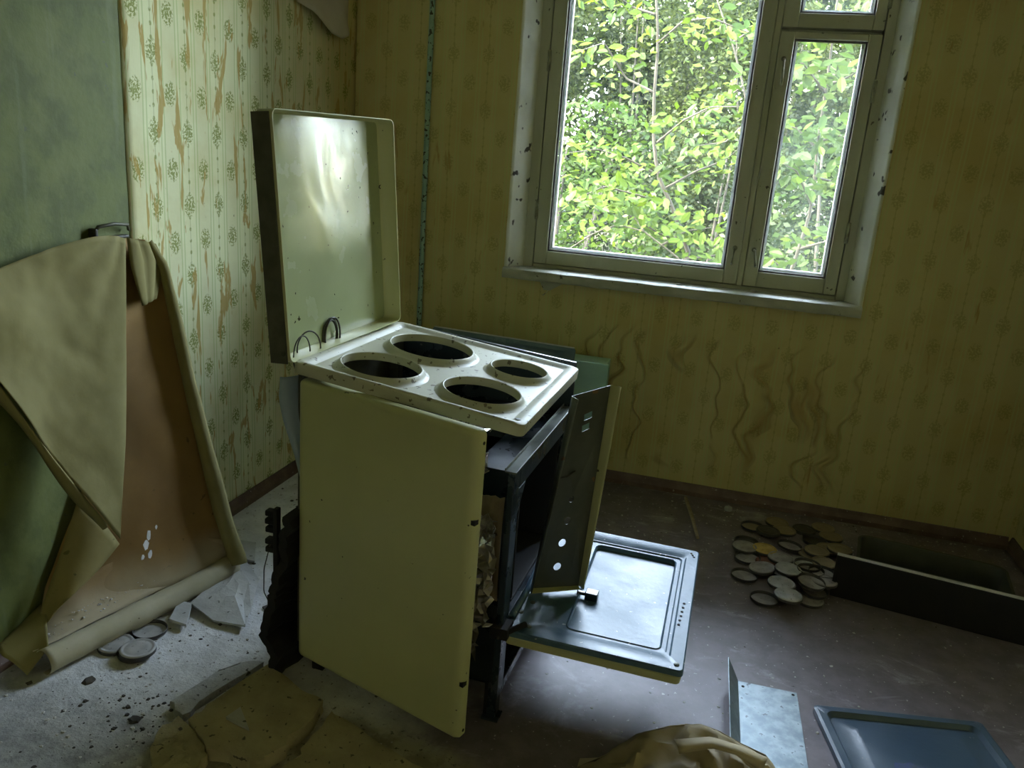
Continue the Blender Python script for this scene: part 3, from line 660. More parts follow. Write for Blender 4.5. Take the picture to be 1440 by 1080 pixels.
sp_('hinge_strap', loft([p+Vector((-.008, -.004, 0)) for p in hs], [p+Vector((.022, .035, 0)) for p in hs], 5, 18, lambda u, v, p: Vector((0, -.012*math.sin(u*math.pi), 0))), M['hose'], -SB, (0, 0, 0), solid=.002, smooth=True)
# element leads looped against the lid
def ring(c, ry, rz, r, tilt, turns=1, seed=0):
    m_ = MB(); rd = random.Random(seed)
    for t in range(turns):
        k = 1+(.10*rd.uniform(-1, 1) if turns > 1 else 0); ox = rd.uniform(-.003, .003)*(turns > 1); oy = rd.uniform(-.004, .004)*(turns > 1)
        m_.tube([(c[0]+ox+tilt*math.cos(a)*ry*k, c[1]+oy+ry*k*math.cos(a), c[2]+rz*k*math.sin(a)) for a in np.linspace(0, 2*math.pi, 33)[:-1]], r, 5, True)
    return m_
sp_('wire_loop', ring((.640, -1.542, .786), .030, .042, .0016, .1), M['wire'], -SB, (0, 0, 0), smooth=True)
sp_('wire_loop', ring((.638, -1.508, .792), .027, .040, .0018, .5), M['wire'], -SB, (0, 0, 0), smooth=True)
sp_('wire_coil', ring((.636, -1.40, .800), .026, .040, .0022, .15, 7, 4), M['wire'], -SB, (0, 0, 0), smooth=True)

# ================================================================== THINGS BEHIND THE STOVE
# dark blue pressed tray leaning on the wall
tm = MB().rr([(0, 0, .56, .60, .012, -.012), (0, 0, .56, .60, .012, 0), (.018, .018, .542, .582, .03, 0), (.028, .028, .532, .572, .05, -.010), (.034, .034, .526, .566, .05, -.010)], (True, True), 8)
M['tray_back'] = dirty('dark_teal_enamel', (.11, .17, .19), (.16, .23, .25), .2, 5., (.2, .2, .2), 80., .74, r2=.3)
tray = tm.build('leaning_tray', M['tray_back'], None, (.43, -.378, .012), (R(72), R(1.2), 0), auto=35)
MB().box(.006, .597, -.006, .554, .602, .0012).build('pale_rim', M['bead'], tray)
tag(tray, 'dark blue enamel tray leaning on the wall behind stove', 'tray')
# turquoise board
tq = empty('turquoise_drawer', (.87, -.12, 0), 'pale turquoise wooden drawer upended beside the blue tray', 'drawer')
MB().box(-.28, -.035, 0, .255, -.022, .515).build('drawer_front', M['turq'], tq, bevel=.003)
MB().box(-.27, -.022, 0, .245, .085, .012).box(-.27, -.022, .50, .245, .085, .512).box(-.27, -.022, .012, -.258, .085, .50).box(.233, -.022, .012, .245, .085, .50).build('drawer_sides', M['turq'], tq, bevel=.002)

# ================================================================== FALLEN WALLPAPER on the left
fw = empty('fallen_wallpaper', (.1, -1.45, 0), 'big brown backed wallpaper sheet slumped against the left wall', 'wallpaper')
FO = Vector((.1, -1.45, 0))
def fbuild(name, m, mat, **k): return m.build(name, mat, fw, -FO, (0, 0, 0), **k)
# back layer: brown sheet from the apex to the floor
Rt = [onx(204, 338, .03), onx(226, 372, .045), onx(243, 450, .07), onx(262, 540, .105), onx(286, 640, .15), onx(306, 720, .19), onx(324, 775, .225), Vector((.236, -1.215, .035))]
Lf = [onx(172, 336, .03), onx(174, 420, .03), onx(165, 520, .03), onx(150, 600, .03), onx(118, 680, .02), onx(88, 760, .012), onx(62, 830, .012), Vector((.03, -1.70, .055))]
def bdisp(u, v, p):
    return Vector((.03*math.sin(u*math.pi)*v*(1-.5*v)-.035*math.sin(u*math.pi)*max(0, .6-v)+.006*fbm(p.y*6, p.z*5), 0, .004*fbm(p.y*9, p.z*9)))
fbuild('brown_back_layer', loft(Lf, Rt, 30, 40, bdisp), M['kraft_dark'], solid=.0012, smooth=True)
# curled right-hand edge
def curl(path, r0, r1, a0, a1, mat, name, out, nv=40, na=9):
    P = resample(path, nv); m_ = MB()
    def fn(u, v):
        j = min(nv, round(v*nv)); p = P[j]; t = (P[min(nv, j+1)]-P[max(0, j-1)]).normalized()
        e = Vector(out); e = (e-t*e.dot(t)).normalized(); g_ = t.cross(e); r = (r0+(r1-r0)*v)*(1+.12*fbm(v*6, 2))
        a = R(a0+(a1-a0)*u); return p+e*(r*math.cos(a)-r*math.cos(R(a0)))+g_*(r*math.sin(a)-r*math.sin(R(a0)))
    m_.grid(fn, na, nv); return fbuild(name, m_, mat, solid=.0012, smooth=True)
curl(Rt, .012, .026, 200, -20, M['kraft'], 'curled_side_edge', (1, 0, 0))
# bottom roll on the floor
Bt = [Vector((.236, -1.215, .032)), Vector((.205, -1.36, .028)), Vector((.168, -1.52, .03)), Vector((.135, -1.66, .032)), Vector((.108, -1.765, .03))]
def roll(u, v):
    P = rollP; n = len(P)-1; j = min(n, round(v*n)); p = P[j]
    a = R(150-250*u); r = .030*(1+.10*fbm(v*8, 5)); t = (P[min(n, j+1)]-P[max(0, j-1)]).normalized(); e = Vector((-t.y, t.x, 0))
    if e.x < 0: e = -e
    return p+e*(r*math.cos(a))+Vector((0, 0, r*math.sin(a)+.0))
rollP = resample(Bt, 40)
fbuild('rolled_bottom_edge', MB().grid(roll, 14, 40), M['curl'], solid=.0012, smooth=True)
# apron between the brown layer and the roll
ap = loft([Vector((.012, -1.70, .05)), Vector((.05, -1.60, .14)), Vector((.10, -1.45, .16)), Vector((.16, -1.30, .15)), Vector((.225, -1.222, .11))], [p+Vector((-.026, 0, .022)) for p in reversed(Bt)], 10, 30, lambda u, v, p: Vector((-.012*math.sin(u*math.pi), 0, -.012*math.sin(u*math.pi)+.003*fbm(p.y*12, p.x*12))))
fbuild('dusty_lit_apron', ap, M['kraft_dark'], solid=.0012, smooth=True)  # pale lower part is painted light as well as dust
apv = [Vector(ap.v[j*11+i]) for j in range(3, 27) for i in (6, 7, 8)]
def on_apron():
    q = random.choice(apv); return (q.x+random.uniform(-.006, .006)-FO.x, q.y+random.uniform(-.014, .014)-FO.y, q.z+.0015)
tag(crumbs(170, on_apron, .0012, .006, .5).build('fallen_grit', M['crumb'], fw, fix=False), kind='stuff')
# striped tongue curling at the far left
tg = loft([Vector((.004, -1.79, .06)), Vector((.03, -1.80, .035)), Vector((.085, -1.79, .006))], [Vector((.006, -1.66, .10)), Vector((.05, -1.69, .085)), Vector((.105, -1.745, .055))], 12, 12, lambda u, v, p: Vector((0, 0, .015*math.sin(v*math.pi))))
fbuild('striped_tongue', tg, M['kraft'], solid=.0012, smooth=True)
# front layer: pale olive sheet folded forward
At = [onx(-60, 398, .015), onx(0, 376, .02), onx(60, 351, .03), onx(118, 331, .04), onx(150, 327, .045), onx(175, 335, .055)]
Ar = [onx(-60, 470, .03), onx(0, 545, .05), onx(70, 640, .08), onx(112, 692, .105), onx(150, 738, .125), onx(170, 757, .135)]
Fe = [onx(176, 336, .058), onx(177, 430, .075), onx(177, 520, .095), onx(176, 620, .115), onx(172, 700, .13), onx(169, 758, .136)]
def af(u, v):   # u: along top (left->fold), v: down; fold edge is the right side, Ar the lower boundary
    n = 48
    a = AtR[round(u*n)]; b_ = ArR[round(u*n)]
    p = a.lerp(b_, v)
    w = u**6; e = FeR[round(v*n)]; p = p.lerp(e, w)
    ang = math.atan2(p.y+1.36, 1.02-p.z); rr_ = math.hypot(p.y+1.36, 1.02-p.z)
    fold = abs(math.sin(ang*6.5+.6*fbm(p.y*3, p.z*3)))*.016*math.exp(-rr_*3.2)+abs(fbm(p.y*2.6+4, p.z*2.6, 7))*.022
    return p+Vector(((.010*math.sin(u*7+v*2)*math.sin(v*math.pi)+fold+.005*fbm(p.y*9, p.z*8))*(1-w), 0, 0))
AtR, ArR, FeR = resample(At, 48), resample(Ar, 48), resample(Fe, 48)
fbuild('olive_front_layer', MB().grid(af, 48, 48), M['kraft'], solid=.0012, smooth=True)
# turned-back strip along its lower hem
hem1 = [p+Vector((.004, 0, 0)) for p in ArR[:44]]
hem2 = [p+Vector((-.012, .004-.0*k, -.032-.010*math.sin(k*.25))) for k, p in enumerate(ArR[:44])]
fbuild('turned_hem', loft(hem1, hem2, 4, 43, lambda u, v, p: Vector((.008*math.sin(u*math.pi), 0, 0))), M['kraft'], solid=.0012, smooth=True)
# dark torn facing under the front layer
un = loft([onx(110, 700, .06), onx(88, 770, .04), onx(60, 850, .03), onx(46, 888, .03)], [onx(168, 765, .10), onx(140, 800, .10), onx(100, 840, .09), onx(75, 862, .08)], 10, 12, lambda u, v, p: Vector((.01*math.sin(u*math.pi), 0, 0)))
fbuild('olive_under_layer', un, M['kraft_olive'], solid=.0012, smooth=True)
# gathered top: small pleats to the right of the fold
pl = loft([onx(178, 334, .055), onx(184, 375, .06), onx(200, 430, .07)], [onx(214, 342, .04), onx(227, 366, .045), onx(218, 420, .055)], 14, 12, lambda u, v, p: Vector((.012*abs(math.sin(u*7.5))*(1-v*.6), 0, 0)))
fbuild('pleated_top', pl, M['kraft'], solid=.0012, smooth=True)
# white scraps stuck to it
for k, (x, y, s) in enumerate(((203, 752, .013), (199, 765, .016), (206, 778, .012), (195, 783, .008), (214, 740, .006))):
    c = onx(x, y, .185-.0005*(800-y)*0); 
    q = [(c.x+.012, c.y+s*random.uniform(.4, .9)*math.cos(a), c.z+s*1.2*random.uniform(.5, 1)*math.sin(a)) for a in np.linspace(0, 6.28, 8)[:-1]]
    fbuild('white_paper_scrap', MB().add(q, [tuple(range(7))]), M['crumb'], solid=.001)
# socket fragment poking out above it
sk_ = empty('broken_socket', (.0, -1.365, .97), 'broken black socket remnant on the wall above slumped paper', 'socket')
MB().box(0, -.055, -.012, .018, .06, -.004).box(.0, -.06, -.012, .022, -.05, .018).build('socket_back', M['wire'], sk_, bevel=.003)
MB().tube([(.012, -.058, .005), (.022, -.05, .022), (.024, .0, .027), (.022, .05, .022), (.012, .064, .008)], .0045, 6).build('socket_rim', M['dark_edge'], sk_, smooth=True)

# ================================================================== FLOOR, LEFT SIDE
# cracked sheet of plaster board
pb = [onz(*p, .012) for p in ((268, 850), (300, 872), (345, 882), (353, 858), (364, 815), (341, 783), (322, 800), (300, 822))]
m = MB(); c0 = sum(pb, Vector())/len(pb); n = len(pb)
vs_ = []
for s_ in (1., .62, .28): vs_ += [c0.lerp(p, s_)+Vector((0, 0, .016*(1-s_)+.006*fbm(p.x*20*s_, p.y*20))) for p in pb]
fs = [(r*n+i, r*n+(i+1) % n, (r+1)*n+(i+1) % n, (r+1)*n+i) for r in range(2) for i in range(n)]+[tuple(range(2*n, 3*n))]
m.add(vs_, fs); tag(m.build('plaster_board', M['chip'], None, solid=.006), 'dusty buckled plaster board lying beside the slumped paper', 'plaster board')
q = [onz(*p, .014) for p in ((238, 872), (262, 880), (270, 850), (252, 846))]
m = MB().add(q, [(0, 1, 2, 3)]); tag(m.build('board_shard', M['chip'], None, solid=.008), 'small torn shard between jar lids and buckled plaster board', 'shard')
q = [onz(*p, .006) for p in ((340, 786), (358, 790), (360, 764), (336, 760))]
tag(MB().add(q, [(0, 1, 2, 3)]).build('plaster_flake', M['chip'], None, solid=.006), 'pale flat plaster flake near the left baseboard', 'flake')
cc = onz(322, 744, 0)
tag(MB().lathe([(.016, 0), (.016, .006), (.006, .008), (.006, .024), (.004, .026)], 14).build('bolt', M['rail'], None, cc, (0, 0, .4), auto=40), 'small upright bolt standing by the left baseboard', 'bolt')
# broken screed pieces
def slab(px, h, mat, label, top=None, z0=0., inset=.010, seed=1):
    P = [onz(x, y, h) for x, y in px]; P2 = []
    for a, b_ in zip(P, P[1:]+P[:1]):
        for k in range(4):
            q_ = a.lerp(b_, k/4); P2.append(q_+Vector((0.012*fbm(q_.x*50, q_.y*50, seed), .012*fbm(q_.y*60, q_.x*60, seed+3), 0)))
    c_ = sum(P2, Vector())/len(P2); n = len(P2); vs_ = []
    for s_, z in ((1.02, z0), (1.0, h*.45), (1.012, h*.92), (.99, h), (.6, h+.002), (.3, h+.001)):
        vs_ += [Vector(((c_.x+(p.x-c_.x)*s_), (c_.y+(p.y-c_.y)*s_), z+(.004*fbm(p.x*30*s_, p.y*30*s_, seed) if z > z0 else 0))) for p in P2]
    fs = [(r*n+i, r*n+(i+1) % n, (r+1)*n+(i+1) % n, (r+1)*n+i) for r in range(5) for i in range(n)]+[tuple(range(5*n, 6*n)), tuple(range(n-1, -1, -1))]
    return tag(MB().add(vs_, fs).build('screed_slab', mat, None, auto=38), label, 'concrete', 'broken screed pieces')
slab([(266, 1012), (300, 985), (374, 935), (415, 962), (452, 986), (430, 1018), (387, 1058), (364, 1072), (344, 1064), (292, 1048)], .032, M['screed'], 'large cracked screed slab in front of the side panel')
slab([(228, 1020), (252, 1008), (290, 1048), (292, 1064), (268, 1084), (215, 1086), (212, 1050)], .022, M['screed'], 'small screed lump left of the large cracked slab', seed=5)
slab([(462, 1004), (486, 1010), (560, 1062), (640, 1100), (388, 1100), (410, 1068), (446, 1032)], .016, M['screed'], 'low gritty screed piece under the panel near bottom edge', seed=9)
slab([(240, 985), (330, 932), (368, 930), (296, 978), (258, 1004)], .018, M['screed_grey'], 'narrow grey screed strip behind the large cracked slab', seed=13)
q = [onz(*p, .037) for p in ((318, 1010), (338, 996), (350, 1026))]
tag(MB().add(q, [(0, 1, 2)]).build('plaster_chip', M['screed_grey'], None, solid=.008), 'triangular pale chip lying on the large cracked slab', 'chip')
# crumbs
def zone_l():
    while True:
        x = random.uniform(.03, .95); y = random.uniform(-2.25, -.15)
        if x > .55 and y > -1.66 and y < -1.0: continue
        if x < .24 and -1.8 < y < -1.2: continue
        return (x, y, 0.)
tag(crumbs(1500, zone_l, .0012, .0075, .6).build('plaster_crumbs', M['crumb'], fix=False), 'pale plaster grit scattered on floor left of the stove', 'debris', kind='stuff')
tag(crumbs(420, zone_l, .0015, .010, .5).build('dark_crumbs', M['crumb_dark'], fix=False), 'dark grit scattered on the dusty floor left of stove', 'debris', kind='stuff')
def zone_b():
    r = random.random()
    if r < .65: return (random.uniform(1.0, 2.6), -.02-.45*random.random()**1.6-.02, 0.)
    return (random.uniform(1.15, 2.5), random.uniform(-1.9, -.3), 0.)
tag(crumbs(950, zone_b, .0014, .006, .5).build('plaster_crumbs', M['crumb'], fix=False), 'pale specks of plaster on brown floor below the window', 'debris', kind='stuff')
tag(crumbs(110, zone_b, .0015, .006, .5).build('dark_crumbs', M['crumb_dark'], fix=False), 'dark specks of grit on the brown floor', 'debris', kind='stuff')
def zone_d():
    p = onz(random.gauss(185, 42), random.gauss(1005, 26), 0.); return (p.x, p.y, 0.)
tag(crumbs(150, zone_d, .0012, .008, .6).build('dark_crumbs', M['crumb_dark'], fix=False), 'dark rubble clustered left of the cracked screed slabs', 'debris', kind='stuff')
for (x, y, s, lab) in ((125, 958, .02, 'curved dark flake on dusty floor below the paper roll'), (190, 1012, .016, 'dark lump nearest the small screed lump'), (375, 855, .02, 'black broken flake beside the buckled plaster board')):
    p = onz(x, y, .001); tag(crumbs(1, lambda: (p.x, p.y, .0005), s, s*1.01, .35).build('dark_flake', M['crumb_dark']), lab, 'flake')

# ================================================================== JAR LIDS
UP = [(.0415, 0), (.042, .0012), (.0412, .006), (.0395, .0078), (.036, .0082), (.0335, .0070), (.030, .0068), (.027, .0078), (.018, .0080), (.006, .0078)]
DN = [(.036, 0), (.0395, .0006), (.0412, .003), (.042, .0085), (.0412, .0092), (.0402, .0085), (.0388, .0026), (.034, .0018), (.010, .0014)]
lid_me = {}
def lidmesh(k, m_):
    if (k, m_) not in lid_me: 
        me = MB().lathe(UP if k == 'u' else DN, 30).mesh('jar_lid', M['lid_'+m_], True); me.set_sharp_from_angle(angle=R(50)); me.materials.append(M['lid_dark'])
        for i_, p_ in enumerate(me.polygons):
            if (k == 'd' and 2 <= i_//30 <= 5) or (k == 'u' and i_//30 <= 1): p_.material_index = 1
        lid_me[(k, m_)] = me
    return lid_me[(k, m_)]
placed = []
def jar_lid(px_, py, kind, mat, label, tilt=(0, 0), group='jar lids piled under the window', sc=1.):
    z = 0.
    for it in range(3):
        p = onz(px_, py, z+.006); z2 = 0.
        for q_, zq in placed:
            if (Vector((p.x, p.y))-q_).length < .064*sc: z2 = max(z2, zq+.0112)
        z = min(z2, .038)
    p = onz(px_, py, z+.006); placed.append((Vector((p.x, p.y)), z))
    o = bpy.data.objects.new('jar_lid', lidmesh(kind, mat)); COL.objects.link(o)
    tl = max(abs(tilt[0]), abs(tilt[1])); o.location = (p.x, p.y, z+.042*math.sin(R(tl))*.85+.0003); o.rotation_euler = (R(tilt[0]), R(tilt[1]), random.uniform(0, 6)); o.scale = (sc, sc, sc*1.35)
    tag(o, label, 'jar lid', group)
Z = lambda x, y: (1000+x/6.355, 700+y/6.355)
LIDS = [(370, 262, 'd', 'tan', 'tan jar lid at the back left of the pile', (0, 0)), (590, 222, 'u', 'tan', 'tan jar lid at the very back of the pile', (0, 0)),
 (510, 298, 'u', 'dark', 'dark lid half hidden left under the raised tan lid', (0, 0)), (830, 285, 'u', 'dark', 'dark grey jar lid in the back row of the pile', (0, 0)),
 (1000, 272, 'u', 'tan', 'dim tan lid at back right of the pile', (0, 0)), (655, 292, 'u', 'tan', 'raised tan lid in middle of the back row', (0, 0)),
 (1070, 350, 'u', 'tan', 'dull brown lid right of the dark back lids', (0, 0)), (925, 388, 'd', 'dark', 'blackish inverted lid behind the long tan lids', (0, 0)),
 (315, 400, 'd', 'dark', 'black rimmed lid beneath the leftmost raised grey lid', (0, 0)), (1045, 458, 'u', 'tan', 'flat tan lid second left of the drawer corner', (0, 0)),
 (1150, 462, 'u', 'tan', 'flat tan lid tucked behind the drawer front corner', (0, 0)), (490, 470, 'u', 'grey', 'grey lid directly beneath the gold one', (0, 0)),
 (478, 460, 'u', 'gold', 'shiny yellow gold jar lid', (0, 0)), (300, 438, 'u', 'grey', 'raised grey lid immediately left of the gold one', (0, 0)),
 (700, 440, 'd', 'grey', 'grimy inverted lid with mottled inside at pile centre', (4, 0)), (890, 510, 'u', 'tan', 'tan lid under the right tan lid at pile centre', (0, 0)),
 (945, 478, 'u', 'tan', 'tan lid on top at right of pile centre', (0, 0)), (1005, 585, 'u', 'tan', 'tan lid half hidden by the drawer front edge', (0, 0)),
 (510, 580, 'u', 'red', 'reddish brown jar lid', (0, 0)), (620, 538, 'u', 'grey', 'matt grey lid right of the reddish one', (0, 0)),
 (325, 545, 'd', 'grey', 'grey inverted lid below the raised grey lid at left', (0, 4)), (890, 655, 'd', 'grey', 'lowest lid of the short grey stack', (0, 0)),
 (860, 606, 'd', 'silver', 'pale rimmed lid second from top of grey stack', (0, 0)), (785, 576, 'u', 'grey', 'grey lid topping the short stack at pile centre', (0, 0)),
 (990, 672, 'd', 'grey', 'grey ring lid beside the lower drawer edge', (0, 0)), (455, 640, 'u', 'grey', 'tilted grey lid above the left dark ringed lid', (0, 8)),
 (635, 668, 'd', 'grey', 'grey lid beneath the pale flat one', (0, 0)), (690, 640, 'u', 'dust', 'pale flat lid resting over the two silver lids', (0, 0)),
 (295, 697, 'd', 'grey', 'dark ringed inverted lid furthest left', (0, 0)), (630, 765, 'u', 'silver', 'upper of two shiny silver lids', (0, 0)),
 (690, 872, 'u', 'silver', 'lower silver lid with concentric rings', (0, 0)), (475, 908, 'd', 'grey', 'dark ringed inverted lid nearest the camera', (0, 0)),
 (880, 912, 'u', 'grey', 'flat grey lid at the near right edge of pile', (0, 0)), (915, 842, 'd', 'grey', 'tilted grey lid second from near right edge', (0, 6)),
 (890, 768, 'd', 'grey', 'tilted inverted grey lid right of the upper silver lid', (0, 8)), (1005, 740, 'u', 'grey', 'grey lid wedged against the drawer lower corner', (0, 0))]
for x, y, k, m_, lab, tl in LIDS: jar_lid(*Z(x, y), k, m_, lab, tl)
placed = []
jar_lid(163, 906, 'u', 'dust', 'dusty lid half under the paper roll', group='jar lids by the paper roll')
jar_lid(211, 887, 'd', 'dust', 'dusty lid nearest the torn shard beside paper roll', group='jar lids by the paper roll')
jar_lid(191, 917, 'd', 'dark', 'dark ring lid under a dusty one by paper roll', group='jar lids by the paper roll')
jar_lid(194, 913, 'u', 'dust', 'dust covered lid on top of two by paper roll', group='jar lids by the paper roll')

# ================================================================== THINGS ON THE FLOOR, RIGHT
# oven drawer
dw = empty('stove_drawer', (1.943, -.628, 0), 'black stove drawer with tall front standing by the lids', 'drawer'); dw.rotation_euler = (0, 0, R(-9))
MB().rr([(0, 0, .54, .138, .004, 0), (0, 0, .54, .138, .004, .016), (.004, .004, .536, .134, .004, .018)], (True, True), 3).xf(lambda x, y, z: (x, .018-z, y)).build('drawer_front', M['black'], dw, auto=40)
MB().box(0, .001, .1375, .54, .018, .1395).build('pale_top_edge', M['bead'], dw)
db = MB().rr([(.075, .02, .49, .33, .03, .006), (.07, .018, .495, .335, .035, .08), (.068, .016, .497, .337, .036, .083), (.060, .010, .505, .345, .04, .083), (.060, .010, .505, .345, .04, .077), (.066, .016, .499, .339, .037, .076), (.071, .022, .494, .334, .034, .004)], (True, True), 6)
db.build('drawer_tray', M['grey_green'], dw, auto=40)
# enamel oven tray at the lower right
tm = MB().rr([(0, 0, .40, .36, .012, 0), (0, 0, .40, .36, .012, .014), (.006, .006, .394, .354, .012, .018), (.022, .022, .378, .338, .02, .018), (.030, .030, .37, .33, .02, .008), (.070, .060, .33, .30, .015, .008), (.076, .066, .324, .294, .014, .011)], (True, True), 5)
to = tm.build('oven_tray', M['tray_blue'], None, (1.842+.36*.205, -1.238-.36*.979, .001), (0, 0, R(11.8)), auto=30)
tag(to, 'slate blue pressed oven tray lying flat at lower right', 'tray')
sc_ = MB().add([(.16+.045*math.cos(a)*random.uniform(.5, 1), .17+.03*math.sin(a)*random.uniform(.5, 1), .0118) for a in np.linspace(0, 6.28, 14)[:-1]], [tuple(range(13))])
sc_.build('blue_scuff', dirty('bright_blue_scuff', (.05, .08, .22), (.06, .09, .14), .5, 60.), to)
# galvanised angle
ga = empty('metal_angle', (1.668, -1.19, 0), 'galvanised steel angle strip beside the blue oven tray', 'metal strip'); ga.rotation_euler = (0, 0, R(1.5))
MB().box(0, -.34, .001, .143, .0, .003).build('base_leaf', M['galv'], ga, bevel=.0006)
MB().grid(lambda u, v: (-.032*v, -.34*u, .002+.062*v), 6, 2).build('upright_leaf', M['galv'], ga, solid=.002)
for a, c in ((.133, -.012), (.135, -.30), (.012, -.02)): MB().lathe([(.004, 0), (.004, .0006)], 10, (a, c, .003)).build('rivet_hole', M['black'], ga)
# crumpled brown paper
cpx = [(812, 1078), (850, 1062), (900, 1031), (940, 1021), (985, 1018), (1012, 1028), (1042, 1045), (1078, 1062), (1092, 1085)]
hts = [.004, .03, .085, .10, .105, .10, .085, .055, .02]
ridge = resample([onz(x, y, h) for (x, y), h in zip(cpx, hts)], 52)
def cpaper(u, v):
    p = ridge[round(u*52)].copy()
    d = Vector((.02*math.sin(u*9), -.30, 0))*v
    z = p.z*(1+.25*math.sin(v*5+u*6)*v)*(1-.65*v**1.5)
    q = Vector((p.x+d.x, p.y+d.y, max(.002, z)))
    a_ = abs(fbm(q.x*9, q.y*9, 2., 2)); c_ = abs(fbm(q.x*17+5, q.y*17, 6., 2)); e_ = min(1, v*9)
    return q+Vector((.010*fbm(q.x*20, q.y*20, 8), .012*fbm(q.x*18, q.y*18, 5), (-a_*.055-c_*.02)*e_+.012*e_))
cpr = empty('crumpled_paper', (1.56, -1.6, 0), 'crumpled brown paper at the bottom edge beside metal angle', 'paper')
CO = Vector((1.56, -1.6, 0))
MB().grid(cpaper, 52, 34).build('paper_sheet', M['kraft_beige'], cpr, -CO, (0, 0, 0), solid=.001, auto=35)
MB().grid(lambda u, v: ridge[round(u*52)].lerp(Vector((ridge[round(u*52)].x, ridge[round(u*52)].y+.03, 0)), v), 52, 4).build('paper_back', M['kraft_dark'], cpr, -CO, (0, 0, 0), solid=.001)
fd = loft([onz(948, 1040, .112), onz(1000, 1036, .112), onz(1045, 1050, .10), onz(1080, 1066, .08)], [onz(955, 1060, .11), onz(1000, 1052, .12), onz(1035, 1062, .11), onz(1070, 1085, .07)], 6, 16, lambda u, v, p: Vector((0, -.01*math.sin(u*3.14), .012*math.sin(u*3.14))))
fd.build('folded_edge', M['kraft_beige'], cpr, -CO, (0, 0, 0), solid=.001, smooth=True)
# stick and ring
a, b_ = onz(964, 700, .006), onz(981, 756, .006)
tag(MB().tube([a, a.lerp(b_, .5)+Vector((.003, 0, 0)), b_], [.007, .0075, .006], 6).build('wooden_stick', M['wood'], None, auto=30), 'thin weathered wooden stick on floor below the window', 'stick')
c = onz(1024, 716, .004)
tag(MB().lathe([(.007, 0), (.014, 0), (.015, .006), (.014, .012), (.008, .012), (.007, .006), (.007, 0)], 18, cap=False).build('ring_nut', M['chip'], None, (c.x, c.y, .0005), (R(6), 0, 0), auto=40), 'small pale ring nut by the baseboard below window', 'nut')

# ================================================================== OUTDOORS
GZ = -1.0
def gnd(u, v):
    x, y = -14+30*u, .45+26*v
    return (x, y, GZ+.12*fbm(x*.6, y*.6)+max(0, y-5)*.10)
tag(MB().grid(gnd, 40, 40).build('garden_ground', M['soil'], smooth=True, fix=True), kind='structure')
LEAF = ([(0, 0, 0), (.22, .18, .03), (.55, .25, .035), (.82, .14, .01), (1, 0, -.04), (.82, -.14, .01), (.55, -.25, .035), (.22, -.18, .03), (.5, 0, -.02)], [(0, 8, 1), (1, 8, 2), (2, 8, 3), (3, 8, 4), (4, 8, 5), (5, 8, 6), (6, 8, 7), (7, 8, 0)])
leaf_me = {}
for k in ('leaf1', 'leaf2', 'leaf3'):
    leaf_me[k] = MB().add(*LEAF).mesh('leaf', M[k])
SM = np.array([(0, 0, 0), (.5, .27, .02), (1, 0, -.03), (.5, -.27, .02)], float)
def foliage(name, pts, size, mat, parent, flat=.5):
    """one mesh of many small leaves"""
    n = len(pts); P = np.asarray(pts, float)
    a = rng.uniform(0, 2*np.pi, n); t = rng.normal(0, 1, (n, 3))*(1-flat)+np.array([0, -.75, .8])*flat*1.4
    t /= np.linalg.norm(t, axis=1)[:, None]
    h = np.stack([np.cos(a), np.sin(a), rng.normal(-.2, .35, n)], 1); h -= t*(h*t).sum(1)[:, None]; h /= np.linalg.norm(h, axis=1)[:, None]
    s = np.cross(t, h); L = size*rng.uniform(.6, 1.25, n)
    V = P[:, None, :]+L[:, None, None]*(SM[None, :, 0, None]*h[:, None]+SM[None, :, 1, None]*s[:, None]+SM[None, :, 2, None]*t[:, None])
    me = bpy.data.meshes.new(name); me.vertices.add(4*n); me.vertices.foreach_set('co', V.ravel())
    me.loops.add(4*n); me.loops.foreach_set('vertex_index', np.arange(4*n, dtype=np.int32))
    me.polygons.add(n); me.polygons.foreach_set('loop_start', np.arange(0, 4*n, 4, dtype=np.int32)); me.polygons.foreach_set('loop_total', np.full(n, 4, np.int32))
    me.update(calc_edges=True); me.materials.append(mat)
    o = bpy.data.objects.new(name, me); COL.objects.link(o); o.parent = parent; o['kind'] = 'stuff'
    if parent: o.location = -parent.location
    return o
def gz(x, y): return GZ+max(0, y-5)*.10
def near_tree(name, trunk, branches, label, mats, size, per, r0=.022):
    base = Vector((trunk[0][0], trunk[0][1], gz(trunk[0][0], trunk[0][1])-.05)); root = empty(name, base, label, 'tree')
    T = resample([base]+[Vector(p) for p in trunk], 30)
    MB().tube([p-base for p in T], [r0*(1-.75*k/30) for k in range(31)], 7).build('trunk', M['bark'], root, smooth=True)
    for B_ in branches:
        Q = resample(B_, 16); bo = MB().tube([p-base for p in Q], [.0085*(1-.7*k/16) for k in range(17)], 5).build('branch', M['bark'], root, smooth=True)
        for k in range(per):
            i = random.randint(3, 16); p = Q[i]+Vector((random.gauss(0, .11), random.gauss(0, .13), random.gauss(.0, .045)))
            o = bpy.data.objects.new('leaf', leaf_me[random.choice(mats)]); COL.objects.link(o); o.parent = root
            o.location = p-base; o.rotation_mode = 'ZYX'; o.rotation_euler = (random.gauss(.75, .4), random.gauss(0, .4), random.uniform(0, 6.28)); sc = size*random.uniform(.6, 1.2); o.scale = (sc,)*3
    tw = np.concatenate([np.array([list(q) for q in resample(B_, 16)[2:]]*3) for B_ in branches]); tw = tw+rng.normal(0, 1, tw.shape)*np.array([.15, .18, .09])
    foliage('small_leaves', tw, size*.72, M[mats[0]], root, .5)
    return root
def br(px, Y): return [ony(x, y, Y+dy) for x, y, dy in px]
Y1_ = 2.3
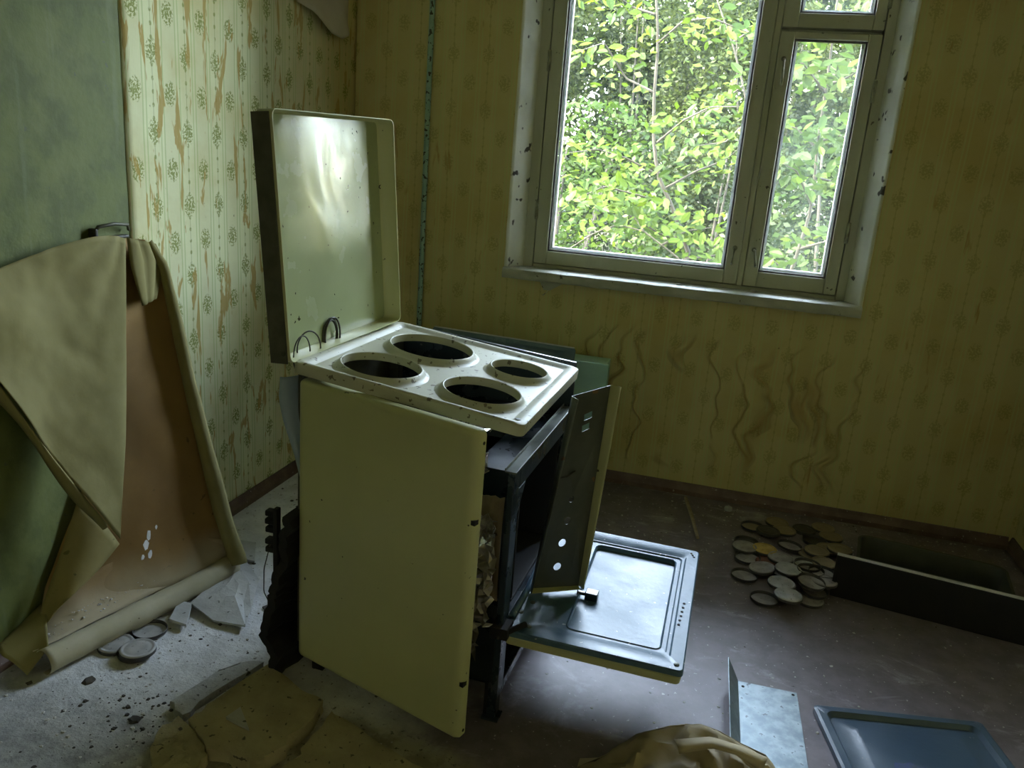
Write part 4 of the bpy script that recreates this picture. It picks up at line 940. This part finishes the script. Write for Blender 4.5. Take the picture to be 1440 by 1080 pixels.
near_tree('sapling', br([(968, 352, 0), (945, 290, 0), (924, 245, 0), (919, 190, 0), (920, 130, 0), (926, 60, 0), (922, -20, 0), (925, -120, 0)], Y1_),
  [br(q, Y1_) for q in ([(924, 245, 0), (880, 222, -.1), (840, 210, -.2), (800, 215, -.3)], [(945, 290, 0), (900, 275, -.15), (850, 262, -.2), (810, 280, -.3)], [(920, 130, 0), (880, 110, .1), (850, 60, 0), (820, 70, -.2)], [(926, 60, 0), (960, 30, -.1), (1000, 25, -.2), (1050, 45, -.2)], [(922, 20, 0), (890, 10, .1), (860, -10, 0), (830, -10, 0)], [(924, 200, 0), (960, 170, -.2), (1000, 150, -.2), (1040, 150, -.3)], [(935, 265, 0), (980, 240, .1), (1020, 225, .2), (1050, 200, .2)], [(968, 340, 0), (930, 330, -.2), (880, 300, -.2), (850, 330, -.3)], [(922, -20, 0), (950, -50, 0), (990, -60, 0)])],
  'slender sapling with pale bark centred in the wide pane', ['leaf1', 'leaf1', 'leaf2'], .085, 33)
Y2_ = 1.9
near_tree('sapling', br([(1098, 420, 0), (1120, 360, 0), (1142, 290, 0), (1150, 200, 0), (1165, 100, 0), (1180, -20, 0), (1190, -140, 0)], Y2_),
  [br(q, Y2_) for q in ([(1142, 290, 0), (1120, 240, -.1), (1100, 230, -.2)], [(1150, 200, 0), (1180, 190, -.1), (1215, 205, -.2)], [(1150, 210, 0), (1120, 180, 0), (1095, 175, 0)], [(1160, 120, 0), (1190, 110, -.1), (1225, 90, -.2)], [(1160, 130, 0), (1130, 90, -.1), (1110, 80, 0)], [(1125, 350, 0), (1160, 340, -.1), (1195, 345, -.1)], [(1110, 385, 0), (1085, 365, -.1), (1060, 360, -.2)], [(1170, 60, 0), (1200, 20, -.1), (1240, 10, 0)], [(1148, 250, 0), (1190, 260, .1), (1230, 270, .2)])],
  'leafy sapling seen through the narrow right casement', ['leaf2', 'leaf1', 'leaf2'], .09, 32, .016)
Y3_ = 3.2
near_tree('sapling', br([(1060, 200, 0), (1045, 120, 0), (1030, 60, 0), (1008, 0, 0), (990, -60, 0)], Y3_),
  [br(q, Y3_) for q in ([(1045, 120, 0), (1020, 140, 0), (985, 160, 0)], [(1030, 60, 0), (1060, 40, 0), (1085, 50, 0)], [(1052, 170, 0), (1020, 200, -.1), (980, 205, -.2)])],
  'dark leaning sapling at upper right of the wide pane', ['leaf2', 'leaf1'], .085, 30, .016)
Y4_ = 2.0
near_tree('arching_shrub', br([(965, 372, 0), (940, 352, 0), (905, 325, 0), (870, 316, 0), (840, 325, 0), (800, 350, 0)], Y4_),
  [br(q, Y4_) for q in ([(905, 325, 0), (890, 300, .1), (870, 270, .2)], [(930, 345, 0), (965, 325, .1), (1000, 320, .2)], [(960, 365, 0), (1000, 360, .1), (1030, 355, .2)], [(870, 316, 0), (840, 290, .1), (800, 280, .2)])],
  'low arching shrub along the bottom of the wide pane', ['leaf1', 'leaf2'], .08, 50, .012)
def bush(name, c, rx, ry, h, n, size, mat, label, flat=.35, gap=.3, cat='shrub'):
    base = Vector((c[0], c[1], gz(*c))); root = empty(name, base, label, cat)
    nc = int(18+h*10); cl = np.stack([rng.uniform(-1, 1, nc), rng.uniform(-1, 1, nc), rng.uniform(.03, 1, nc), rng.uniform(.16, .36, nc)], 1)
    a = cl[rng.integers(0, nc, n)]; d = rng.normal(0, 1, (n, 3)); d /= np.linalg.norm(d, axis=1)[:, None]; r = a[:, 3]*rng.uniform(.5, 1.05, n)
    sh = np.sqrt(np.maximum(.05, 1-(a[:, 2]-.35)**2*1.2))
    pts = np.stack([c[0]+rx*(a[:, 0]*sh*.8+d[:, 0]*r), c[1]+ry*(a[:, 1]*sh*.8+d[:, 1]*r), base.z+h*np.clip(a[:, 2]+d[:, 2]*r*.8, .02, 1.05)], 1)
    foliage('foliage', pts, size, mat, root, flat)
    m_ = MB()
    for q in range(4):
        x = random.uniform(-.3, .3)*rx; y = random.uniform(-.3, .3)*ry
        m_.tube(resample([(x*.3, y*.3, -.05), (x, y, h*.4), (x*1.7, y*1.7, h*.9)], 6), [.035, .03, .026, .022, .018, .014, .01], 5)
    m_.build('stems', M['bark'], root, smooth=True)
SH = [('shrub', (-2.2, 5.2), 1.4, 1.0, 3.0, 'leaf2', 'broad green shrub furthest left outside'), ('shrub', (-.4, 5.6), 1.3, 1.0, 2.6, 'leaf2', 'mid green shrub left of the sapling outside'),
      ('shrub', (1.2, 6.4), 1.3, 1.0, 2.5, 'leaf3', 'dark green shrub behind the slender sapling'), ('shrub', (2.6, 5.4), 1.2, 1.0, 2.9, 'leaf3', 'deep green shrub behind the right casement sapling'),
      ('shrub', (4.4, 5.2), 1.4, 1.1, 3.0, 'leaf2', 'green shrub furthest right outside'), ('shrub', (.3, 4.2), .9, .6, 1.25, 'leaf1', 'low bright shrub beneath the arching branch'),
      ('shrub', (1.9, 4.0), .9, .6, 1.3, 'leaf1', 'low bright shrub right of the arching branch')]
for nm, c_, rx, ry, h, mt, lab in SH: bush(nm, c_, rx, ry, h, 5200 if h > 1.5 else 2600, .075, M[mt], lab)
FT = [(-5.5, 11, 2.4, 4.6, 'far pale tree at the left end of the thicket'), (-2.6, 10.2, 2.2, 4.3, 'far pale tree second from left in the thicket'), (-.2, 11.2, 2.2, 4.5, 'far tree left of the slender sapling in the thicket'),
      (2.0, 10.4, 2.1, 4.2, 'far tree right of the slender sapling in the thicket'), (4.4, 11, 2.3, 4.6, 'far tree behind the right casement in the thicket'), (7.2, 10.5, 2.5, 4.6, 'far pale tree at the right end of the thicket')]
for x, y, rx, h, lab in FT: bush('far_tree', (x, y), rx, 1.5, h, 26000, .085, M['leaf4'], lab, .2, cat='tree')
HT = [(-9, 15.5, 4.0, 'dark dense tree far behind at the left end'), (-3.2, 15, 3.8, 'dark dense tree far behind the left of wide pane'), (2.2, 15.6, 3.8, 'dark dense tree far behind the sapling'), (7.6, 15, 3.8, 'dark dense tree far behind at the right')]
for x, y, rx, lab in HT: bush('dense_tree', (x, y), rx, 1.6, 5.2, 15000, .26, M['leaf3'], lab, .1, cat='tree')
gp = [(rng.uniform(-4, 6), 1.6+6*rng.random(), 0) for _ in range(9000)]
gp = [(x, y, gz(x, y)+rng.uniform(.02, .55)) for x, y, _ in gp]
go = foliage('undergrowth', gp, .13, M['leaf1'], None, .1); tag(go, 'bright grassy undergrowth covering the garden floor', 'grass', kind='stuff')
